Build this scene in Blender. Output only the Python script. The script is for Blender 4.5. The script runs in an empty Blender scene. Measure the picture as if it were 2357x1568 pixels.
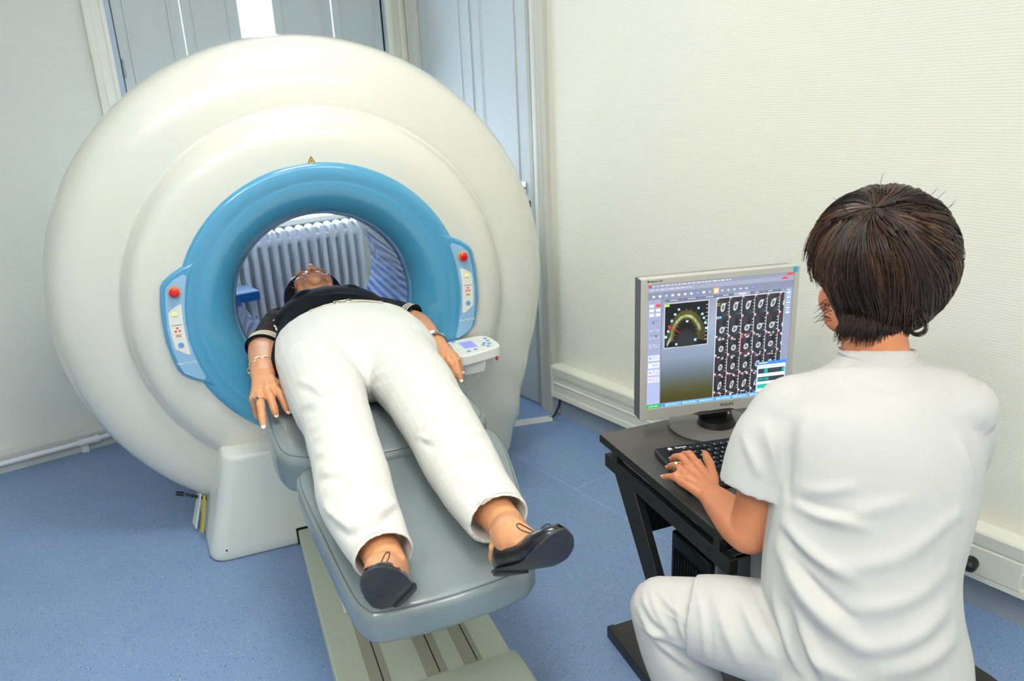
import bpy, bmesh, math, random
import numpy as np
from math import sin, cos, pi, radians, sqrt, atan2
from mathutils import Vector, Matrix, noise

# ------------------------------------------------------------------ camera, world, exposure
scn = bpy.context.scene
COL = scn.collection
CAM_H = 1.55
F_PX = 1722.52
PITCH, ROLL, YAW = radians(18.1516), radians(-2.6207), radians(36.417)
fw = Vector((sin(YAW) * cos(PITCH), cos(YAW) * cos(PITCH), -sin(PITCH)))
rt0 = Vector((cos(YAW), -sin(YAW), 0))
up0 = rt0.cross(fw)
rt = cos(ROLL) * rt0 + sin(ROLL) * up0
up = -sin(ROLL) * rt0 + cos(ROLL) * up0
CAM = Vector((0, 0, CAM_H))
cd = bpy.data.cameras.new('camera')
cam = bpy.data.objects.new('camera', cd)
COL.objects.link(cam)
cd.sensor_width = 36.0
cd.lens = 36.0 * F_PX / 2357.0
cd.clip_start = 0.05
cd.dof.use_dof = True; cd.dof.focus_distance = 1.95; cd.dof.aperture_fstop = 4.5
m = Matrix.Identity(4)
for i in range(3):
    m[i][0], m[i][1], m[i][2], m[i][3] = rt[i], up[i], -fw[i], CAM[i]
cam.matrix_world = m
scn.camera = cam

world = bpy.data.worlds.new('sky'); scn.world = world
world.use_nodes = True
bg = world.node_tree.nodes['Background']
bg.inputs[0].default_value = (0.69, 0.82, 1.0, 1)
bg.inputs[1].default_value = 14.0
scn.view_settings.view_transform = 'Standard'
scn.view_settings.look = 'None'
scn.view_settings.gamma = 1.0
scn.view_settings.exposure = 0.37
scn.view_settings.use_curve_mapping = False
LAMP_E = 32.0

def area(name, loc, rot, size, watts, col, size_y=None):
    l = bpy.data.lights.new(name, 'AREA'); l.energy = watts; l.color = col; l.size = size
    if size_y: l.shape = 'RECTANGLE'; l.size_y = size_y
    o = bpy.data.objects.new(name, l); COL.objects.link(o); o.location = loc; o.rotation_euler = rot; return o
# photographer's flash bounced off the ceiling
area('bounce_flash', (-.25, -.35, 1.75), (pi, 0, 0), .25, 50, (1, .985, .95))

# ------------------------------------------------------------------ frames
class Frame:
    def __init__(s, az):
        a = radians(az)
        s.P = Vector((cos(a), -sin(a), 0)); s.Q = Vector((sin(a), cos(a), 0)); s.rz = -a
    def __call__(s, p, q, z=0.0):
        return s.P * p + s.Q * q + Vector((0, 0, z))
S = Frame(15)      # scanner and patient table
D = Frame(16)      # desk

def ray(px, py):
    return rt * ((px - 1178.5) / F_PX) - up * ((py - 784) / F_PX) + fw
def A(px, py, d):          # point at camera-axis depth d
    return CAM + ray(px, py) * d
def Zp(px, py, z):         # point at height z
    r = ray(px, py); return CAM + r * ((z - CAM_H) / r.z)

# ------------------------------------------------------------------ materials
MATS = {}
def lin(c):
    return tuple((x / 12.92 if x <= 0.04045 else ((x + 0.055) / 1.055) ** 2.4) for x in c)
def hexc(h):
    return lin(tuple(int(h[i:i + 2], 16) / 255 for i in (0, 2, 4)))
def mat(name, col, rough=0.5, metal=0.0, coat=0.0, spec=0.5, sheen=0.0, emis=None, emis_s=0.0,
        noise_amt=0.0, noise_scale=20.0, bump=0.0, bump_scale=200.0, sss=0.0, alpha=1.0, coat_rough=0.05):
    if name in MATS: return MATS[name]
    m = bpy.data.materials.new(name); m.use_nodes = True
    nt = m.node_tree; b = nt.nodes['Principled BSDF']
    c = hexc(col) if isinstance(col, str) else col
    b.inputs['Base Color'].default_value = (*c, 1)
    b.inputs['Roughness'].default_value = rough
    b.inputs['Metallic'].default_value = metal
    b.inputs['Coat Weight'].default_value = coat
    b.inputs['Coat Roughness'].default_value = coat_rough
    b.inputs['Specular IOR Level'].default_value = spec
    b.inputs['Sheen Weight'].default_value = sheen
    b.inputs['Alpha'].default_value = alpha
    if sss:
        b.inputs['Subsurface Weight'].default_value = sss
        b.inputs['Subsurface Radius'].default_value = (0.012, 0.005, 0.003)
        b.inputs['Subsurface Scale'].default_value = 1.0
    if emis:
        b.inputs['Emission Color'].default_value = (*(hexc(emis) if isinstance(emis, str) else emis), 1)
        b.inputs['Emission Strength'].default_value = emis_s
    tc = nt.nodes.new('ShaderNodeTexCoord')
    if noise_amt:
        n = nt.nodes.new('ShaderNodeTexNoise'); n.inputs['Scale'].default_value = noise_scale
        n.inputs['Detail'].default_value = 4
        nt.links.new(tc.outputs['Object'], n.inputs['Vector'])
        mx = nt.nodes.new('ShaderNodeMix'); mx.data_type = 'RGBA'
        k = noise_amt
        mx.inputs[6].default_value = (*[x * (1 - k) for x in c], 1)
        mx.inputs[7].default_value = (*[min(1, x * (1 + k)) for x in c], 1)
        nt.links.new(n.outputs['Fac'], mx.inputs[0])
        nt.links.new(mx.outputs[2], b.inputs['Base Color'])
    if bump:
        n2 = nt.nodes.new('ShaderNodeTexNoise'); n2.inputs['Scale'].default_value = bump_scale
        n2.inputs['Detail'].default_value = 3
        nt.links.new(tc.outputs['Object'], n2.inputs['Vector'])
        bp = nt.nodes.new('ShaderNodeBump'); bp.inputs['Strength'].default_value = bump
        bp.inputs['Distance'].default_value = 0.002
        nt.links.new(n2.outputs['Fac'], bp.inputs['Height'])
        nt.links.new(bp.outputs[0], b.inputs['Normal'])
    MATS[name] = m
    return m

def floor_material():
    m = bpy.data.materials.new('speckled vinyl'); m.use_nodes = True
    nt = m.node_tree; N = nt.nodes.new; L = nt.links.new
    b = nt.nodes['Principled BSDF']; b.inputs['Roughness'].default_value = 0.38
    tc = N('ShaderNodeTexCoord')
    base = (0.205, 0.315, 0.53)
    n = N('ShaderNodeTexNoise'); n.inputs['Scale'].default_value = 6; n.inputs['Detail'].default_value = 6
    L(tc.outputs['Object'], n.inputs['Vector'])
    m1 = N('ShaderNodeMix'); m1.data_type = 'RGBA'
    m1.inputs[6].default_value = (base[0] * .9, base[1] * .92, base[2] * .94, 1)
    m1.inputs[7].default_value = (base[0] * 1.1, base[1] * 1.08, base[2] * 1.05, 1)
    L(n.outputs['Fac'], m1.inputs[0])
    prev = m1.outputs[2]
    for sc, thr, colr, keep in ((105, .17, (.60, .62, .36), .30), (150, .16, (.60, .68, .80), .2), (95, .19, (.05, .11, .34), .33), (260, .22, (.10, .16, .36), .5), (230, .2, (.34, .44, .62), .4)):
        v = N('ShaderNodeTexVoronoi'); v.inputs['Scale'].default_value = sc
        mp = N('ShaderNodeMapping'); mp.inputs['Location'].default_value = (sc * .13, sc * .07, 0)
        L(tc.outputs['Object'], mp.inputs[0]); L(mp.outputs[0], v.inputs['Vector'])
        lt = N('ShaderNodeMath'); lt.operation = 'LESS_THAN'; lt.inputs[1].default_value = thr
        L(v.outputs['Distance'], lt.inputs[0])
        sp = N('ShaderNodeSeparateColor'); L(v.outputs['Color'], sp.inputs[0])
        g = N('ShaderNodeMath'); g.operation = 'LESS_THAN'; g.inputs[1].default_value = keep
        L(sp.outputs[0], g.inputs[0])
        mu = N('ShaderNodeMath'); mu.operation = 'MULTIPLY'; L(lt.outputs[0], mu.inputs[0]); L(g.outputs[0], mu.inputs[1])
        mx = N('ShaderNodeMix'); mx.data_type = 'RGBA'; mx.inputs[7].default_value = (*colr, 1)
        L(mu.outputs[0], mx.inputs[0]); L(prev, mx.inputs[6]); prev = mx.outputs[2]
    L(prev, b.inputs['Base Color'])
    return m

def wallpaper_material(name, col, axis):
    m = bpy.data.materials.new(name); m.use_nodes = True
    nt = m.node_tree; N = nt.nodes.new; L = nt.links.new
    b = nt.nodes['Principled BSDF']; b.inputs['Roughness'].default_value = 0.75
    b.inputs['Specular IOR Level'].default_value = 0.25
    b.inputs['Base Color'].default_value = (*hexc(col), 1)
    tc = N('ShaderNodeTexCoord')
    mp = N('ShaderNodeMapping')
    mp.inputs['Scale'].default_value = (1, 1, 1)
    L(tc.outputs['Object'], mp.inputs[0])
    n0 = N('ShaderNodeTexNoise'); n0.inputs['Scale'].default_value = 14; n0.inputs['Detail'].default_value = 3
    L(mp.outputs[0], n0.inputs['Vector'])
    st = N('ShaderNodeMapping'); st.inputs['Scale'].default_value = ((60, 9, 200) if axis == 'y' else (9, 60, 200))
    L(tc.outputs['Object'], st.inputs[0])
    n1 = N('ShaderNodeTexNoise'); n1.inputs['Scale'].default_value = 1.0; n1.inputs['Detail'].default_value = 2
    L(st.outputs[0], n1.inputs['Vector'])
    w = N('ShaderNodeTexWave'); w.wave_type = 'BANDS'; w.bands_direction = 'Z'
    w.inputs['Scale'].default_value = 38; w.inputs['Distortion'].default_value = 2.2
    w.inputs['Detail'].default_value = 2; w.inputs['Detail Scale'].default_value = .8
    L(tc.outputs['Object'], w.inputs['Vector'])
    ad = N('ShaderNodeMath'); ad.operation = 'ADD'; L(w.outputs['Fac'], ad.inputs[0]); L(n1.outputs['Fac'], ad.inputs[1])
    bp = N('ShaderNodeBump'); bp.inputs['Strength'].default_value = 0.30; bp.inputs['Distance'].default_value = 0.001
    L(ad.outputs[0], bp.inputs['Height']); L(bp.outputs[0], b.inputs['Normal'])
    return m

M_floor = floor_material()
M_wallR = wallpaper_material('ribbed cream wallpaper', 'E9E8DA', 'y')
M_wallB = wallpaper_material('pale grey green wallpaper', 'DADED6', 'x')
M_ceil = mat('ceiling white', 'F0F0EA', .8)
M_trimw = mat('cream gloss paint', 'E4E5DA', .35)
M_shut = mat('grey blue gloss paint', 'BCC5C6', .4)
M_door = mat('door grey blue paint', 'C2C9CB', .6)
M_case = mat('pale grey paint', 'CDCDC6', .45)
M_basebl = mat('blue grey baseboard', '97A3AE', .5)
M_pvc = mat('cream pvc', 'E3E3D4', .3)
M_gantry = mat('glossy off white shell', 'D8D8CC', .22, coat=1.0, coat_rough=.02)
M_base = mat('satin grey white shell', 'DADFD8', .3, coat=.2)
M_blue = mat('glossy blue shell', '4C9AC1', .22, coat=.6, coat_rough=.06)
M_blue2 = mat('light blue panel', '8FBADB', .3, coat=.3)
M_label = mat('pale label plastic', 'E2E5DD', .4)
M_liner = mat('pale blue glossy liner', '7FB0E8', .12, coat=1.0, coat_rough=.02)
M_red = mat('red plastic', 'D8100C', .25, coat=.5)
M_yel = mat('yellow plastic', 'C8B41E', .5)
M_gold = mat('warning yellow', 'D9A92A', .5)
M_blk = mat('black print', '101010', .6)
M_led = mat('green led', '9BE01E', .4, emis='A8F020', emis_s=1.5)
M_redp = mat('red print', 'E5604A', .6)
M_bluep = mat('blue print', '6FA3D0', .5)
M_whp = mat('white print', 'F4F6F4', .5)
M_rail = mat('grey green painted metal', 'B9C2B2', .35)
M_railw = mat('white painted metal', 'DEDFD0', .35)
M_slot = mat('greyish brown strip', '9A9A8A', .5)
M_vinyl = mat('grey vinyl upholstery', '7C888A', .3, coat=.4, coat_rough=.12, bump=.12, bump_scale=500)
M_piping = mat('dark vinyl piping', '5A6668', .35)
M_cons = mat('console white plastic', 'EDEDE8', .3, coat=.2)
M_lcd = mat('lcd lilac', '8284D6', .3, emis='7C80DC', emis_s=.45)
M_deskt = mat('matte dark laminate', '4A4845', .38, noise_amt=.08, noise_scale=60)
M_deskm = mat('black powder coated steel', '17191B', .35)
M_pc = mat('black plastic', '0D0E0F', .35)
M_pcs = mat('dark grey metal', '8A8E90', .4, metal=0)
M_key = mat('black key plastic', '131416', .35)
M_bezel = mat('silver grey plastic', 'BDBDB4', .4)
M_bezelb = mat('grey plastic', '8C8B88', .4)
M_skinP = mat('warm skin', 'D4976A', .48, sss=.12, noise_amt=.08, noise_scale=25, bump=.1, bump_scale=300)
M_skinN = mat('rosy skin', 'C98159', .48, sss=.12, noise_amt=.08, noise_scale=25, bump=.1, bump_scale=300)
M_nail = mat('pale pink nail varnish', 'F4E2DE', .2, coat=.5)
M_lip = mat('lips', 'B86A5C', .4)
M_jean = mat('white cotton trousers', 'D6D6D0', .85, sheen=.05, bump=.15, bump_scale=900)
M_tunic = mat('white tunic cotton', 'BFBEBA', .85, sheen=.05, bump=.12, bump_scale=900)
M_navy = mat('black navy jersey', '07080C', .8, spec=.2)
M_stripe = mat('cream knitted stripe', 'DDD9C4', .8)
M_shoe = mat('black patent leather', '0B0B0D', .3, coat=.45, coat_rough=.12)
M_sole = mat('scuffed black sole', '2C2D31', .5, noise_amt=.75, noise_scale=85, bump=.4, bump_scale=120)
M_silver = mat('silver metal', 'D9D4B4', .2, metal=1.0)
M_steel = mat('steel', 'C8C8C4', .25, metal=1.0)
M_beltm = mat('beige braided belt', 'B7B29C', .5)
M_rad = mat('radiator white enamel', 'DDE2EA', .35)
M_chrome = mat('dark lens', '2A2420', .1)
M_seat = mat('black seat upholstery', '101113', .6)
M_bluecart = mat('blue lacquer', '0F5FA8', .3)
M_pcart = mat('white perforated metal', 'C9D6EA', .4)

def painted_liner_reflections(m):  # radiator reflections painted into the base colour as wavy light and dark blue bands
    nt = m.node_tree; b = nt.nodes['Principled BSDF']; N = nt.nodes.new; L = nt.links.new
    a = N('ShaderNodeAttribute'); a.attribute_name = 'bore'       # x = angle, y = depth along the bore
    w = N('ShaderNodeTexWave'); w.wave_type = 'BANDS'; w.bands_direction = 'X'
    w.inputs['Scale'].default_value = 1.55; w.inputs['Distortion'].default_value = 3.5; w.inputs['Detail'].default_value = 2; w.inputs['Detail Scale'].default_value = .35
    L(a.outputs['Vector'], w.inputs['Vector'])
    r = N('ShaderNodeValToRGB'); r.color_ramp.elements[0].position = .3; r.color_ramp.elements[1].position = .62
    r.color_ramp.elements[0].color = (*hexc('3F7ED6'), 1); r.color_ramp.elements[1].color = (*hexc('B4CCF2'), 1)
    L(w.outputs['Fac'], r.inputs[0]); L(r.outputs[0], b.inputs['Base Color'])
painted_liner_reflections(M_liner)
def sheer_material():
    m = bpy.data.materials.new('sheer black mesh'); m.use_nodes = True
    nt = m.node_tree; b = nt.nodes['Principled BSDF']
    b.inputs['Base Color'].default_value = (.006, .006, .008, 1); b.inputs['Roughness'].default_value = .8
    tr = nt.nodes.new('ShaderNodeBsdfTransparent'); mx = nt.nodes.new('ShaderNodeMixShader')
    n = nt.nodes.new('ShaderNodeTexNoise'); n.inputs['Scale'].default_value = 14
    mp = nt.nodes.new('ShaderNodeMapping'); mp.inputs['Scale'].default_value = (.6, 2.2, 2.2)
    tc = nt.nodes.new('ShaderNodeTexCoord')
    nt.links.new(tc.outputs['Object'], mp.inputs[0]); nt.links.new(mp.outputs[0], n.inputs['Vector'])
    r = nt.nodes.new('ShaderNodeMapRange'); r.inputs[1].default_value = .3; r.inputs[2].default_value = .7
    r.inputs[3].default_value = .02; r.inputs[4].default_value = .34
    nt.links.new(n.outputs['Fac'], r.inputs[0]); nt.links.new(r.outputs[0], mx.inputs[0])
    nt.links.new(b.outputs[0], mx.inputs[1]); nt.links.new(tr.outputs[0], mx.inputs[2])
    nt.links.new(mx.outputs[0], nt.nodes['Material Output'].inputs['Surface'])
    return m
M_sheer = sheer_material()

def attr_material(name, attr, rough, emis=0.0, sheenish=False):
    m = bpy.data.materials.new(name); m.use_nodes = True
    nt = m.node_tree; b = nt.nodes['Principled BSDF']
    a = nt.nodes.new('ShaderNodeAttribute'); a.attribute_name = attr
    if emis:
        b.inputs['Base Color'].default_value = (.01, .01, .012, 1)
        nt.links.new(a.outputs['Color'], b.inputs['Emission Color'])
        b.inputs['Emission Strength'].default_value = emis
    else:
        nt.links.new(a.outputs['Color'], b.inputs['Base Color'])
    b.inputs['Roughness'].default_value = rough
    if sheenish:
        b.inputs['Specular IOR Level'].default_value = .35
    return m

# ------------------------------------------------------------------ object helpers
def empty(name, loc, rz, label, cat, group=None):
    o = bpy.data.objects.new(name, None); COL.objects.link(o)
    o.location = loc; o.rotation_euler = (0, 0, rz)
    o.empty_display_size = .05
    o['label'] = label; o['category'] = cat
    if group: o['group'] = group
    return o
def wmat(o):
    m = o.matrix_basis.copy()
    if o.parent is not None: m = wmat(o.parent) @ o.matrix_parent_inverse @ m
    return m
def link(name, me, m=None, parent=None, label=None, world=False):
    """link mesh; when world=True the mesh is in world coordinates and is moved under its parent."""
    o = bpy.data.objects.new(name, me); COL.objects.link(o)
    if m is not None: me.materials.append(m)
    if parent is not None:
        o.parent = parent
        if world:
            o.matrix_parent_inverse = wmat(parent).inverted()
    if label: o['label'] = label
    return o
def struct(o):
    o['kind'] = 'structure'; return o
def tag(o, label, cat, group=None):
    o['label'] = label; o['category'] = cat
    if group: o['group'] = group
    return o
def smooth(me, ang=None):
    for p in me.polygons: p.use_smooth = True
    if ang is not None:
        try: me.set_sharp_from_angle(angle=radians(ang))
        except Exception: pass

class B:
    """small mesh collector"""
    def __init__(s): s.v = []; s.f = []
    def add(s, vs, fs):
        n = len(s.v); s.v += [tuple(v) for v in vs]; s.f += [tuple(i + n for i in f) for f in fs]; return s
    def box(s, a, b, fr=None):
        (x0, y0, z0), (x1, y1, z1) = a, b
        vs = [(x, y, z) for x in (x0, x1) for y in (y0, y1) for z in (z0, z1)]
        if fr: vs = [fr(*v) for v in vs]
        return s.add(vs, [(0, 1, 3, 2), (4, 6, 7, 5), (0, 4, 5, 1), (2, 3, 7, 6), (0, 2, 6, 4), (1, 5, 7, 3)])
    def prism(s, pts, fn0, fn1):
        n = len(pts)
        vs = [fn0(*p) for p in pts] + [fn1(*p) for p in pts]
        fs = [tuple(range(n))[::-1], tuple(range(n, 2 * n))] + [(i, (i + 1) % n, n + (i + 1) % n, n + i) for i in range(n)]
        return s.add(vs, fs)
    def tube(s, path, rad, n=10, caps=True, flat=1.0, refup=None):
        path = [Vector(p) for p in path]
        if not hasattr(rad, '__len__'): rad = [rad] * len(path)
        rings = []; u = None
        for i, p in enumerate(path):
            t = (path[min(i + 1, len(path) - 1)] - path[max(i - 1, 0)]).normalized()
            if u is None:
                u = Vector(refup) if refup else (Vector((0, 0, 1)) if abs(t.z) < .9 else Vector((1, 0, 0)))
            u = (u - t * u.dot(t)).normalized(); w = t.cross(u)
            rings.append([p + (w * cos(2 * pi * k / n) + u * sin(2 * pi * k / n) * flat) * rad[i] for k in range(n)])
        vs = [v for r in rings for v in r]; fs = []
        for i in range(len(path) - 1):
            for k in range(n):
                a = i * n + k; b = i * n + (k + 1) % n
                fs.append((a, b, b + n, a + n))
        if caps:
            fs.append(tuple(range(n))[::-1]); fs.append(tuple(range(len(vs) - n, len(vs))))
        return s.add(vs, fs)
    def grid(s, fn, nu, nv, closed_u=False, closed_v=False):
        vs = [fn(i / (nu if closed_u else nu - 1), j / (nv if closed_v else nv - 1)) for i in range(nu) for j in range(nv)]
        fs = []
        for i in range(nu if closed_u else nu - 1):
            for j in range(nv if closed_v else nv - 1):
                fs.append((i * nv + j, ((i + 1) % nu) * nv + j, ((i + 1) % nu) * nv + (j + 1) % nv, i * nv + (j + 1) % nv))
        return s.add(vs, fs)
    def sph(s, c, r, n=14, mtx=None):
        if not hasattr(r, '__len__'): r = (r, r, r)
        c = Vector(c)
        vs = [Vector((0, 0, 1))]; fs = []
        for i in range(1, n):
            for j in range(2 * n):
                t = pi * i / n; p = pi * j / n
                vs.append(Vector((sin(t) * cos(p), sin(t) * sin(p), cos(t))))
        vs.append(Vector((0, 0, -1)))
        W = 2 * n
        for j in range(W): fs.append((0, 1 + j, 1 + (j + 1) % W))
        for i in range(n - 2):
            for j in range(W):
                a = 1 + i * W + j; b = 1 + i * W + (j + 1) % W
                fs.append((a, a + W, b + W, b))
        e = len(vs) - 1
        for j in range(W): fs.append((e, e - W + (j + 1) % W, e - W + j))
        out = []
        for v in vs:
            v = Vector((v.x * r[0], v.y * r[1], v.z * r[2]))
            if mtx is not None: v = mtx @ v
            out.append(c + v)
        return s.add(out, fs)
    def mesh(s, name, sm=None):
        me = bpy.data.meshes.new(name); me.from_pydata(s.v, [], s.f); me.validate(); me.update()
        bm = bmesh.new(); bm.from_mesh(me); bmesh.ops.recalc_face_normals(bm, faces=bm.faces[:]); bm.to_mesh(me); bm.free()
        if sm is not None: smooth(me, sm)
        return me
    def ob(s, name, m, parent=None, sm=40, bev=0.0, seg=2, label=None, world=False):
        me = s.mesh(name, sm)
        o = link(name, me, m, parent, label, world)
        if bev:
            md = o.modifiers.new('bevel', 'BEVEL'); md.width = bev; md.segments = seg; md.limit_method = 'ANGLE'; md.angle_limit = radians(35)
        return o

def cr(pts, k=4):
    """catmull-rom resample of equal-length tuples"""
    P = [np.array(p, float) for p in pts]
    if k <= 1 or len(P) < 3: return P
    out = []
    for i in range(len(P) - 1):
        a = P[max(i - 1, 0)]; b = P[i]; c = P[i + 1]; d = P[min(i + 2, len(P) - 1)]
        for j in range(k):
            t = j / k
            out.append(.5 * ((2 * b) + (-a + c) * t + (2 * a - 5 * b + 4 * c - d) * t * t + (-a + 3 * b - 3 * c + d) * t ** 3))
    out.append(P[-1]); return out

def loft(b, secs, upv=(0, 0, 1), k=4, n=28, dome0=True, dome1=True, expo=2.0):
    """secs: (x,y,z, half_width, half_height); upv = direction of half_height"""
    R = cr(secs, k); path = [Vector(r[:3]) for r in R]
    rings = []
    upv = Vector(upv)
    def ring(p, t, rw, rh):
        u = (upv - t * upv.dot(t)).normalized(); w = t.cross(u)
        o = []
        for j in range(n):
            a = 2 * pi * j / n
            ca, sa = cos(a), sin(a)
            if expo != 2.0:
                ca = math.copysign(abs(ca) ** (2 / expo), ca); sa = math.copysign(abs(sa) ** (2 / expo), sa)
            o.append(p + w * ca * rw + u * sa * rh)
        return o
    T = []
    for i in range(len(path)):
        t = path[min(i + 1, len(path) - 1)] - path[max(i - 1, 0)]
        if t.length < 1e-7: t = T[-1] if T else Vector((0, 1, 0))
        T.append(t.normalized())
    if dome0:
        r = min(R[0][3], R[0][4])
        for q in (80, 55, 30, 12):
            rings.append(ring(path[0] - T[0] * r * sin(radians(q)), T[0], R[0][3] * cos(radians(q)), R[0][4] * cos(radians(q))))
    for i in range(len(path)): rings.append(ring(path[i], T[i], max(R[i][3], 1e-4), max(R[i][4], 1e-4)))
    if dome1:
        r = min(R[-1][3], R[-1][4])
        for q in (12, 30, 55, 80):
            rings.append(ring(path[-1] + T[-1] * r * sin(radians(q)), T[-1], R[-1][3] * cos(radians(q)), R[-1][4] * cos(radians(q))))
    vs = [v for r in rings for v in r]; fs = []
    for i in range(len(rings) - 1):
        for j in range(n):
            a = i * n + j; c = i * n + (j + 1) % n
            fs.append((a, c, c + n, a + n))
    fs.append(tuple(range(n))[::-1]); fs.append(tuple(range(len(vs) - n, len(vs))))
    b.add(vs, fs)

def sleeve(b, secs, upv=(0, 0, 1), wall=.004, depth=.05, k=4, n=28):
    """tube whose last end is an open, hollow hem"""
    R = [tuple(r) for r in cr(secs, k)]
    p1 = Vector(R[-1][:3]); p0 = Vector(R[-2][:3]); t = (p1 - p0).normalized()
    rw, rh = R[-1][3], R[-1][4]
    path = R + []
    # inner return
    extra = []
    for f, w in ((0.0, wall), (.3, wall * 1.15), (1.0, wall * 1.3)):
        q = p1 - t * depth * f
        extra.append((q.x, q.y, q.z, rw - w, rh - w))
    upv = Vector(upv)
    n_main = len(R)
    pts = [Vector(r[:3]) for r in R] + [Vector(e[:3]) for e in extra]
    rad = [(r[3], r[4]) for r in R] + [(e[3], e[4]) for e in extra]
    T = []
    for i in range(n_main):
        T.append((pts[min(i + 1, n_main - 1)] - pts[max(i - 1, 0)]).normalized())
    T += [t] * len(extra)
    vs = []; fs = []
    for p, (a_, b_), tt in zip(pts, rad, T):
        u = (upv - tt * upv.dot(tt)).normalized(); w = tt.cross(u)
        for j in range(n):
            a = 2 * pi * j / n
            vs.append(p + w * cos(a) * a_ + u * sin(a) * b_)
    for i in range(len(pts) - 1):
        for j in range(n):
            a = i * n + j; c = i * n + (j + 1) % n
            fs.append((a, c, c + n, a + n))
    fs.append(tuple(range(n))[::-1]); fs.append(tuple(range(len(vs) - n, len(vs))))
    b.add(vs, fs)

def remesh(b, voxel, smooth_it=4, fac=.5):
    me = bpy.data.meshes.new('tmp'); me.from_pydata(b.v, [], b.f); me.update()
    bm = bmesh.new(); bm.from_mesh(me); bmesh.ops.recalc_face_normals(bm, faces=bm.faces[:]); bm.to_mesh(me); bm.free()
    o = bpy.data.objects.new('tmp', me); COL.objects.link(o)
    r = o.modifiers.new('r', 'REMESH'); r.mode = 'VOXEL'; r.voxel_size = voxel
    if smooth_it:
        s = o.modifiers.new('s', 'SMOOTH'); s.iterations = smooth_it; s.factor = fac
    bpy.context.view_layer.update()
    dg = bpy.context.evaluated_depsgraph_get()
    out = bpy.data.meshes.new_from_object(o.evaluated_get(dg))
    bpy.data.objects.remove(o); bpy.data.meshes.remove(me)
    smooth(out)
    return out

def displace(me, fn_list):
    """fn_list: functions (P Nx3, N Nx3) -> N scalar displacement along normal"""
    n = len(me.vertices)
    P = np.empty(n * 3, np.float32); me.vertices.foreach_get('co', P); P = P.reshape(-1, 3)
    Nn = np.empty(n * 3, np.float32); me.vertex_normals.foreach_get('vector', Nn); Nn = Nn.reshape(-1, 3)
    d = np.zeros(n)
    for f in fn_list: d += f(P, Nn)
    P = P + Nn * d[:, None].astype(np.float32)
    me.vertices.foreach_set('co', P.ravel().astype(np.float32)); me.update()

def fold(a, b, width, height, bow=0.0, bowdir=None):
    """ridge (or crease when height<0) along segment a-b"""
    a = np.array(a, float); b = np.array(b, float)
    def f(P, N):
        ab = b - a; L2 = ab @ ab
        t = np.clip(((P - a) @ ab) / L2, 0, 1)
        C = a + t[:, None] * ab
        if bow:
            C = C + np.array(bowdir, float) * (bow * 4 * t * (1 - t))[:, None]
        d = np.linalg.norm(P - C, axis=1)
        taper = np.sin(np.clip(t, .02, .98) * pi) ** .7
        return height * taper * np.exp(-(d / width) ** 2)
    return f
def wobble(scale, amp, seed=0, stretch=(1, 1, 1)):
    rng = np.random.RandomState(seed)
    K = rng.normal(size=(14, 3)); K /= np.linalg.norm(K, axis=1)[:, None]
    K *= scale * (.6 + .8 * rng.rand(14))[:, None] * np.array(stretch)[None]
    ph = rng.rand(14) * 6.28
    def f(P, N):
        return amp * np.sin(P @ K.T + ph).sum(1) / 3.7
    return f
def folds_px(px, z, width, height):
    out = []
    for (x0, y0, x1, y1) in px:
        a = Zp(x0, y0, z); b = Zp(x1, y1, z)
        out.append(fold(a, b, width, height))
    return out

def set_attr(me, name, cols):
    a = me.color_attributes.new(name, 'FLOAT_COLOR', 'POINT')
    c = np.ones((len(me.vertices), 4), np.float32); c[:, :3] = cols
    a.data.foreach_set('color', c.ravel())

def text(name, body, size, mtx, m, parent, ext=.0003, align='CENTER'):
    cu = bpy.data.curves.new('txt', 'FONT'); cu.body = body; cu.size = size; cu.extrude = ext; cu.align_x = align; cu.align_y = 'CENTER'
    o = bpy.data.objects.new('txt', cu); COL.objects.link(o)
    bpy.context.view_layer.update()
    me = bpy.data.meshes.new_from_object(o.evaluated_get(bpy.context.evaluated_depsgraph_get()))
    bpy.data.objects.remove(o)
    me.transform(mtx)
    return link(name, me, m, parent, world=True)

# ================================================================== ROOM
XW, YW, ZC = 2.258, 3.931, 2.75
X0, Y0 = -2.6, -2.4
b = B(); b.box((X0, Y0, -.1), (XW + .2, YW + .3, 0)); fl = struct(b.ob('floor', M_floor, sm=None))
b = B(); b.box((X0 - .2, Y0 - .2, ZC), (XW + .3, YW + .4, ZC + .1)); struct(b.ob('ceiling', M_ceil, sm=None))
b = B(); b.box((XW, Y0, 0), (XW + .2, 2.70, ZC)); b.box((XW, 3.86, 0), (XW + .2, YW + .3, ZC)); b.box((XW, 2.70, 2.35), (XW + .2, 3.86, ZC)); b.box((XW + .06, 2.70, 0), (XW + .2, 3.86, 2.35)); struct(b.ob('wall_right', M_wallR, sm=None))
b = B(); b.box((X0 - .2, Y0, 0), (X0, YW, ZC)); struct(b.ob('wall_left', M_ceil, sm=None))
b = B(); b.box((X0, Y0 - .2, 0), (XW, Y0, ZC)); struct(b.ob('wall_front', M_ceil, sm=None))
# window wall: opening x .78..2.12, z .98..2.55
WX0, WX1, WZ0, WZ1 = .775, 2.125, .98, 2.6
b = B()
b.box((X0, YW, 0), (WX0, YW + .32, ZC)); b.box((WX1, YW, 0), (XW + .2, YW + .32, ZC))
b.box((WX0, YW, 0), (WX1, YW + .32, WZ0)); b.box((WX0, YW, WZ1), (WX1, YW + .32, ZC))
struct(b.ob('wall_back', M_wallB, sm=None))
# floor seams (weld beads in the sheet vinyl)
b = B(); b.box((1.8025, Y0, 0), (1.8065, YW, .0012)); b.box((1.8065, 2.053, 0), (XW, 2.057, .0012))
struct(b.ob('trim_1', mat('pale blue weld bead', '9DB2E2', .4), sm=None))

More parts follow.
